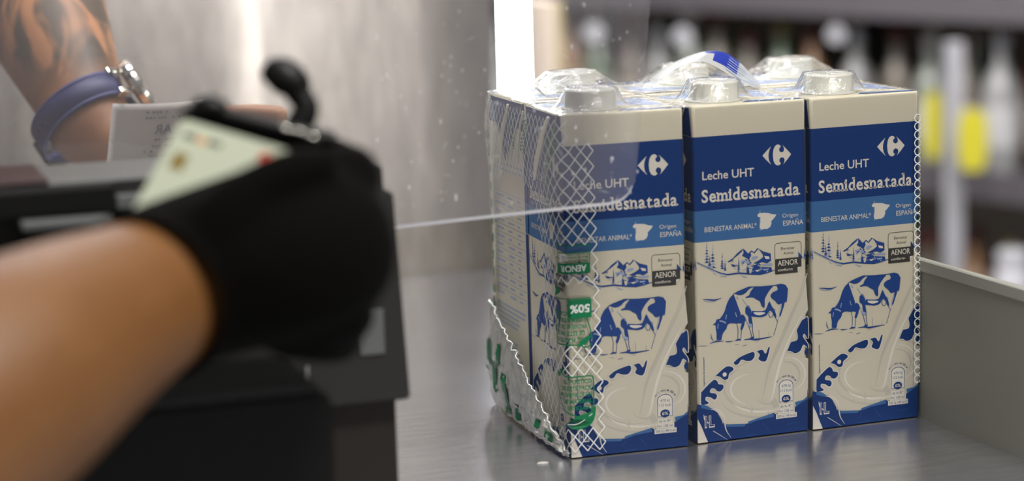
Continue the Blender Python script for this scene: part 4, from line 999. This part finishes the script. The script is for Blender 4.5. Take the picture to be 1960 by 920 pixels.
for row, (z, stp) in enumerate(((-.18, .082), (-.52, .088), (.105, .09))):
    a = -2.62; i = 0
    while a < .40:
        kd = seq[(i + row * 5) % len(seq)] if row == 0 else rnd.choice((1, 1, 2, 3, 1, 5))
        if row == 2 and a < -1: pass
        bottle(kd, a, .075 + rnd.uniform(-.01, .02), z, rnd.uniform(.74, .88), f'blurred {cname[kd]} bottle on the {shelfname[row]} shelf behind the milk pack', f'{cname[kd]} bottles on the {shelfname[row]} shelf')
        a += stp * rnd.uniform(.92, 1.12); i += 1
# second rank on the middle shelf
a = -2.6
while a < .40:
    kd = rnd.choice((1, 2, 3, 1, 4)); bottle(kd, a, .20, -.18, rnd.uniform(.82, .9), f'blurred {cname[kd]} bottle in the second rank of the middle shelf', f'{cname[kd]} bottles in the second rank'); a += .1
# yellow price cards hanging on the middle shelf
for i, (u, v, w, h, lab) in enumerate(((1787, 240, 34, 130, 'narrow yellow tag in front of the bottles, left of the white strip'), (1862, 268, 56, 120, 'broad yellow rounded tag among bottles at the right of the frame'))):
    t = 3.55 - .1 * i; c = at(u, v, t); e = empty('yellow_tag', c, lab, 'tag', 'yellow tags on the shelves')
    bm = bmesh.new(); pl = []
    for k_ in range(24):
        aa = 2 * math.pi * k_ / 24; sx = abs(math.cos(aa)) ** .6 * (1 if math.cos(aa) > 0 else -1); sy = abs(math.sin(aa)) ** .6 * (1 if math.sin(aa) > 0 else -1)
        pl.append((sx * w / 2 * t / FPX, sy * h / 2 * t / FPX))
    A = [bm.verts.new(c + RGT * p[0] + Vector((0, 0, p[1]))) for p in pl]; B = [bm.verts.new(c + RGT * p[0] + Vector((0, 0, p[1])) + fh * .004) for p in pl]
    bm.faces.new(A); bm.faces.new(B[::-1])
    for k_ in range(24): bm.faces.new((A[k_], A[(k_ + 1) % 24], B[(k_ + 1) % 24], B[k_]))
    bmesh.ops.recalc_face_normals(bm, faces=bm.faces); bm_obj('tag_face', bm, yl, e)
    bm = bmesh.new(); tube_bm(bm, [c + Vector((0, 0, h / 2 * t / FPX - .002)), c + Vector((0, 0, .16))], [.0012, .0012], 6); bm_obj('hanger', bm, M['poslt'], e)
M['whitep'] = mat('white_upright', (.34, .34, .38), .4)
bm = bmesh.new(); a_ = at(1826, 150, 3.5); bm_box(bm, (a_.x - .013, a_.y - .01, -.9), (a_.x + .013, a_.y + .01, .045), 0, .002); tag(bm_obj('white_post', bm, M['whitep']), 'white upright strip between the two yellow tags', 'post')
M['beige'] = mat('beige_card', (.72, .60, .50), .6); M['ochre'] = mat('ochre_card', (.48, .40, .18), .6)
ds = empty('display_stand', at(1050, 110, 2.9), 'tall beige and ochre display stand seen just right of the lit post', 'display stand')
a_ = at(1051, 110, 2.9); bm = bmesh.new(); bm_box(bm, (a_.x - .012, a_.y, -.9), (a_.x + .012, a_.y + .1, .165), 0, .002); bm_obj('panel', bm, M['beige'], ds)
bm = bmesh.new(); bm_box(bm, (a_.x + .0125, a_.y + .01, -.9), (a_.x + .024, a_.y + .1, .162), 0, .002); bm_obj('edge_panel', bm, M['ochre'], ds)
# pale discs on rods standing in for blurred highlights, and a white container
for i, (u, v, r, t) in enumerate(((1137, 62, 21, 3.6), (1600, 66, 19, 3.7), (1306, 70, 20, 3.8))):
    c = at(u, v, t); R0 = r * t / FPX * .85
    e = empty('highlight_disc', c, ('pale disc standing in for a blurred highlight, seen through the screen right of the display stand', 'pale disc standing in for a blurred highlight above the right-hand milk carton', 'pale disc standing in for a blurred highlight just right of the screen edge')[i], 'highlight', 'pale highlight discs in the background')
    bm = bmesh.new(); A = []; B = []
    for k_ in range(28):
        aa = 2 * math.pi * k_ / 28; o_ = rh * (R0 * math.cos(aa)) + Vector((0, 0, R0 * math.sin(aa))); A.append(bm.verts.new(c + o_)); B.append(bm.verts.new(c + o_ + fh * .004))
    bm.faces.new(A); bm.faces.new(B[::-1])
    for k_ in range(28): bm.faces.new((A[k_], A[(k_ + 1) % 28], B[(k_ + 1) % 28], B[k_]))
    bmesh.ops.recalc_face_normals(bm, faces=bm.faces); bm_obj('disc_face', bm, M['whitep'], e)
    bm = bmesh.new(); tube_bm(bm, [c + Vector((0, 0, R0)), c + Vector((0, 0, R0 + .25))], [.001, .001], 6); bm_obj('hanger', bm, M['poslt'], e)
p_ = at(1940, 520, 3.42); e = empty('white_container', (p_.x, p_.y, -.52), 'white rounded container at the far right just above the guard rail', 'container')
bm = bmesh.new(); bm_lathe(bm, [(.028, 0), (.032, .006), (.032, .2), (.026, .225)], (p_.x, p_.y, -.52), 24); bm_obj('container_body', bm, M['whitep'], e, True)
bm = bmesh.new(); bm_lathe(bm, [(.024, .225), (.025, .227), (.025, .25), (.022, .253)], (p_.x, p_.y, -.52), 24); bm_obj('lid', bm, M['whitep'], e, True)
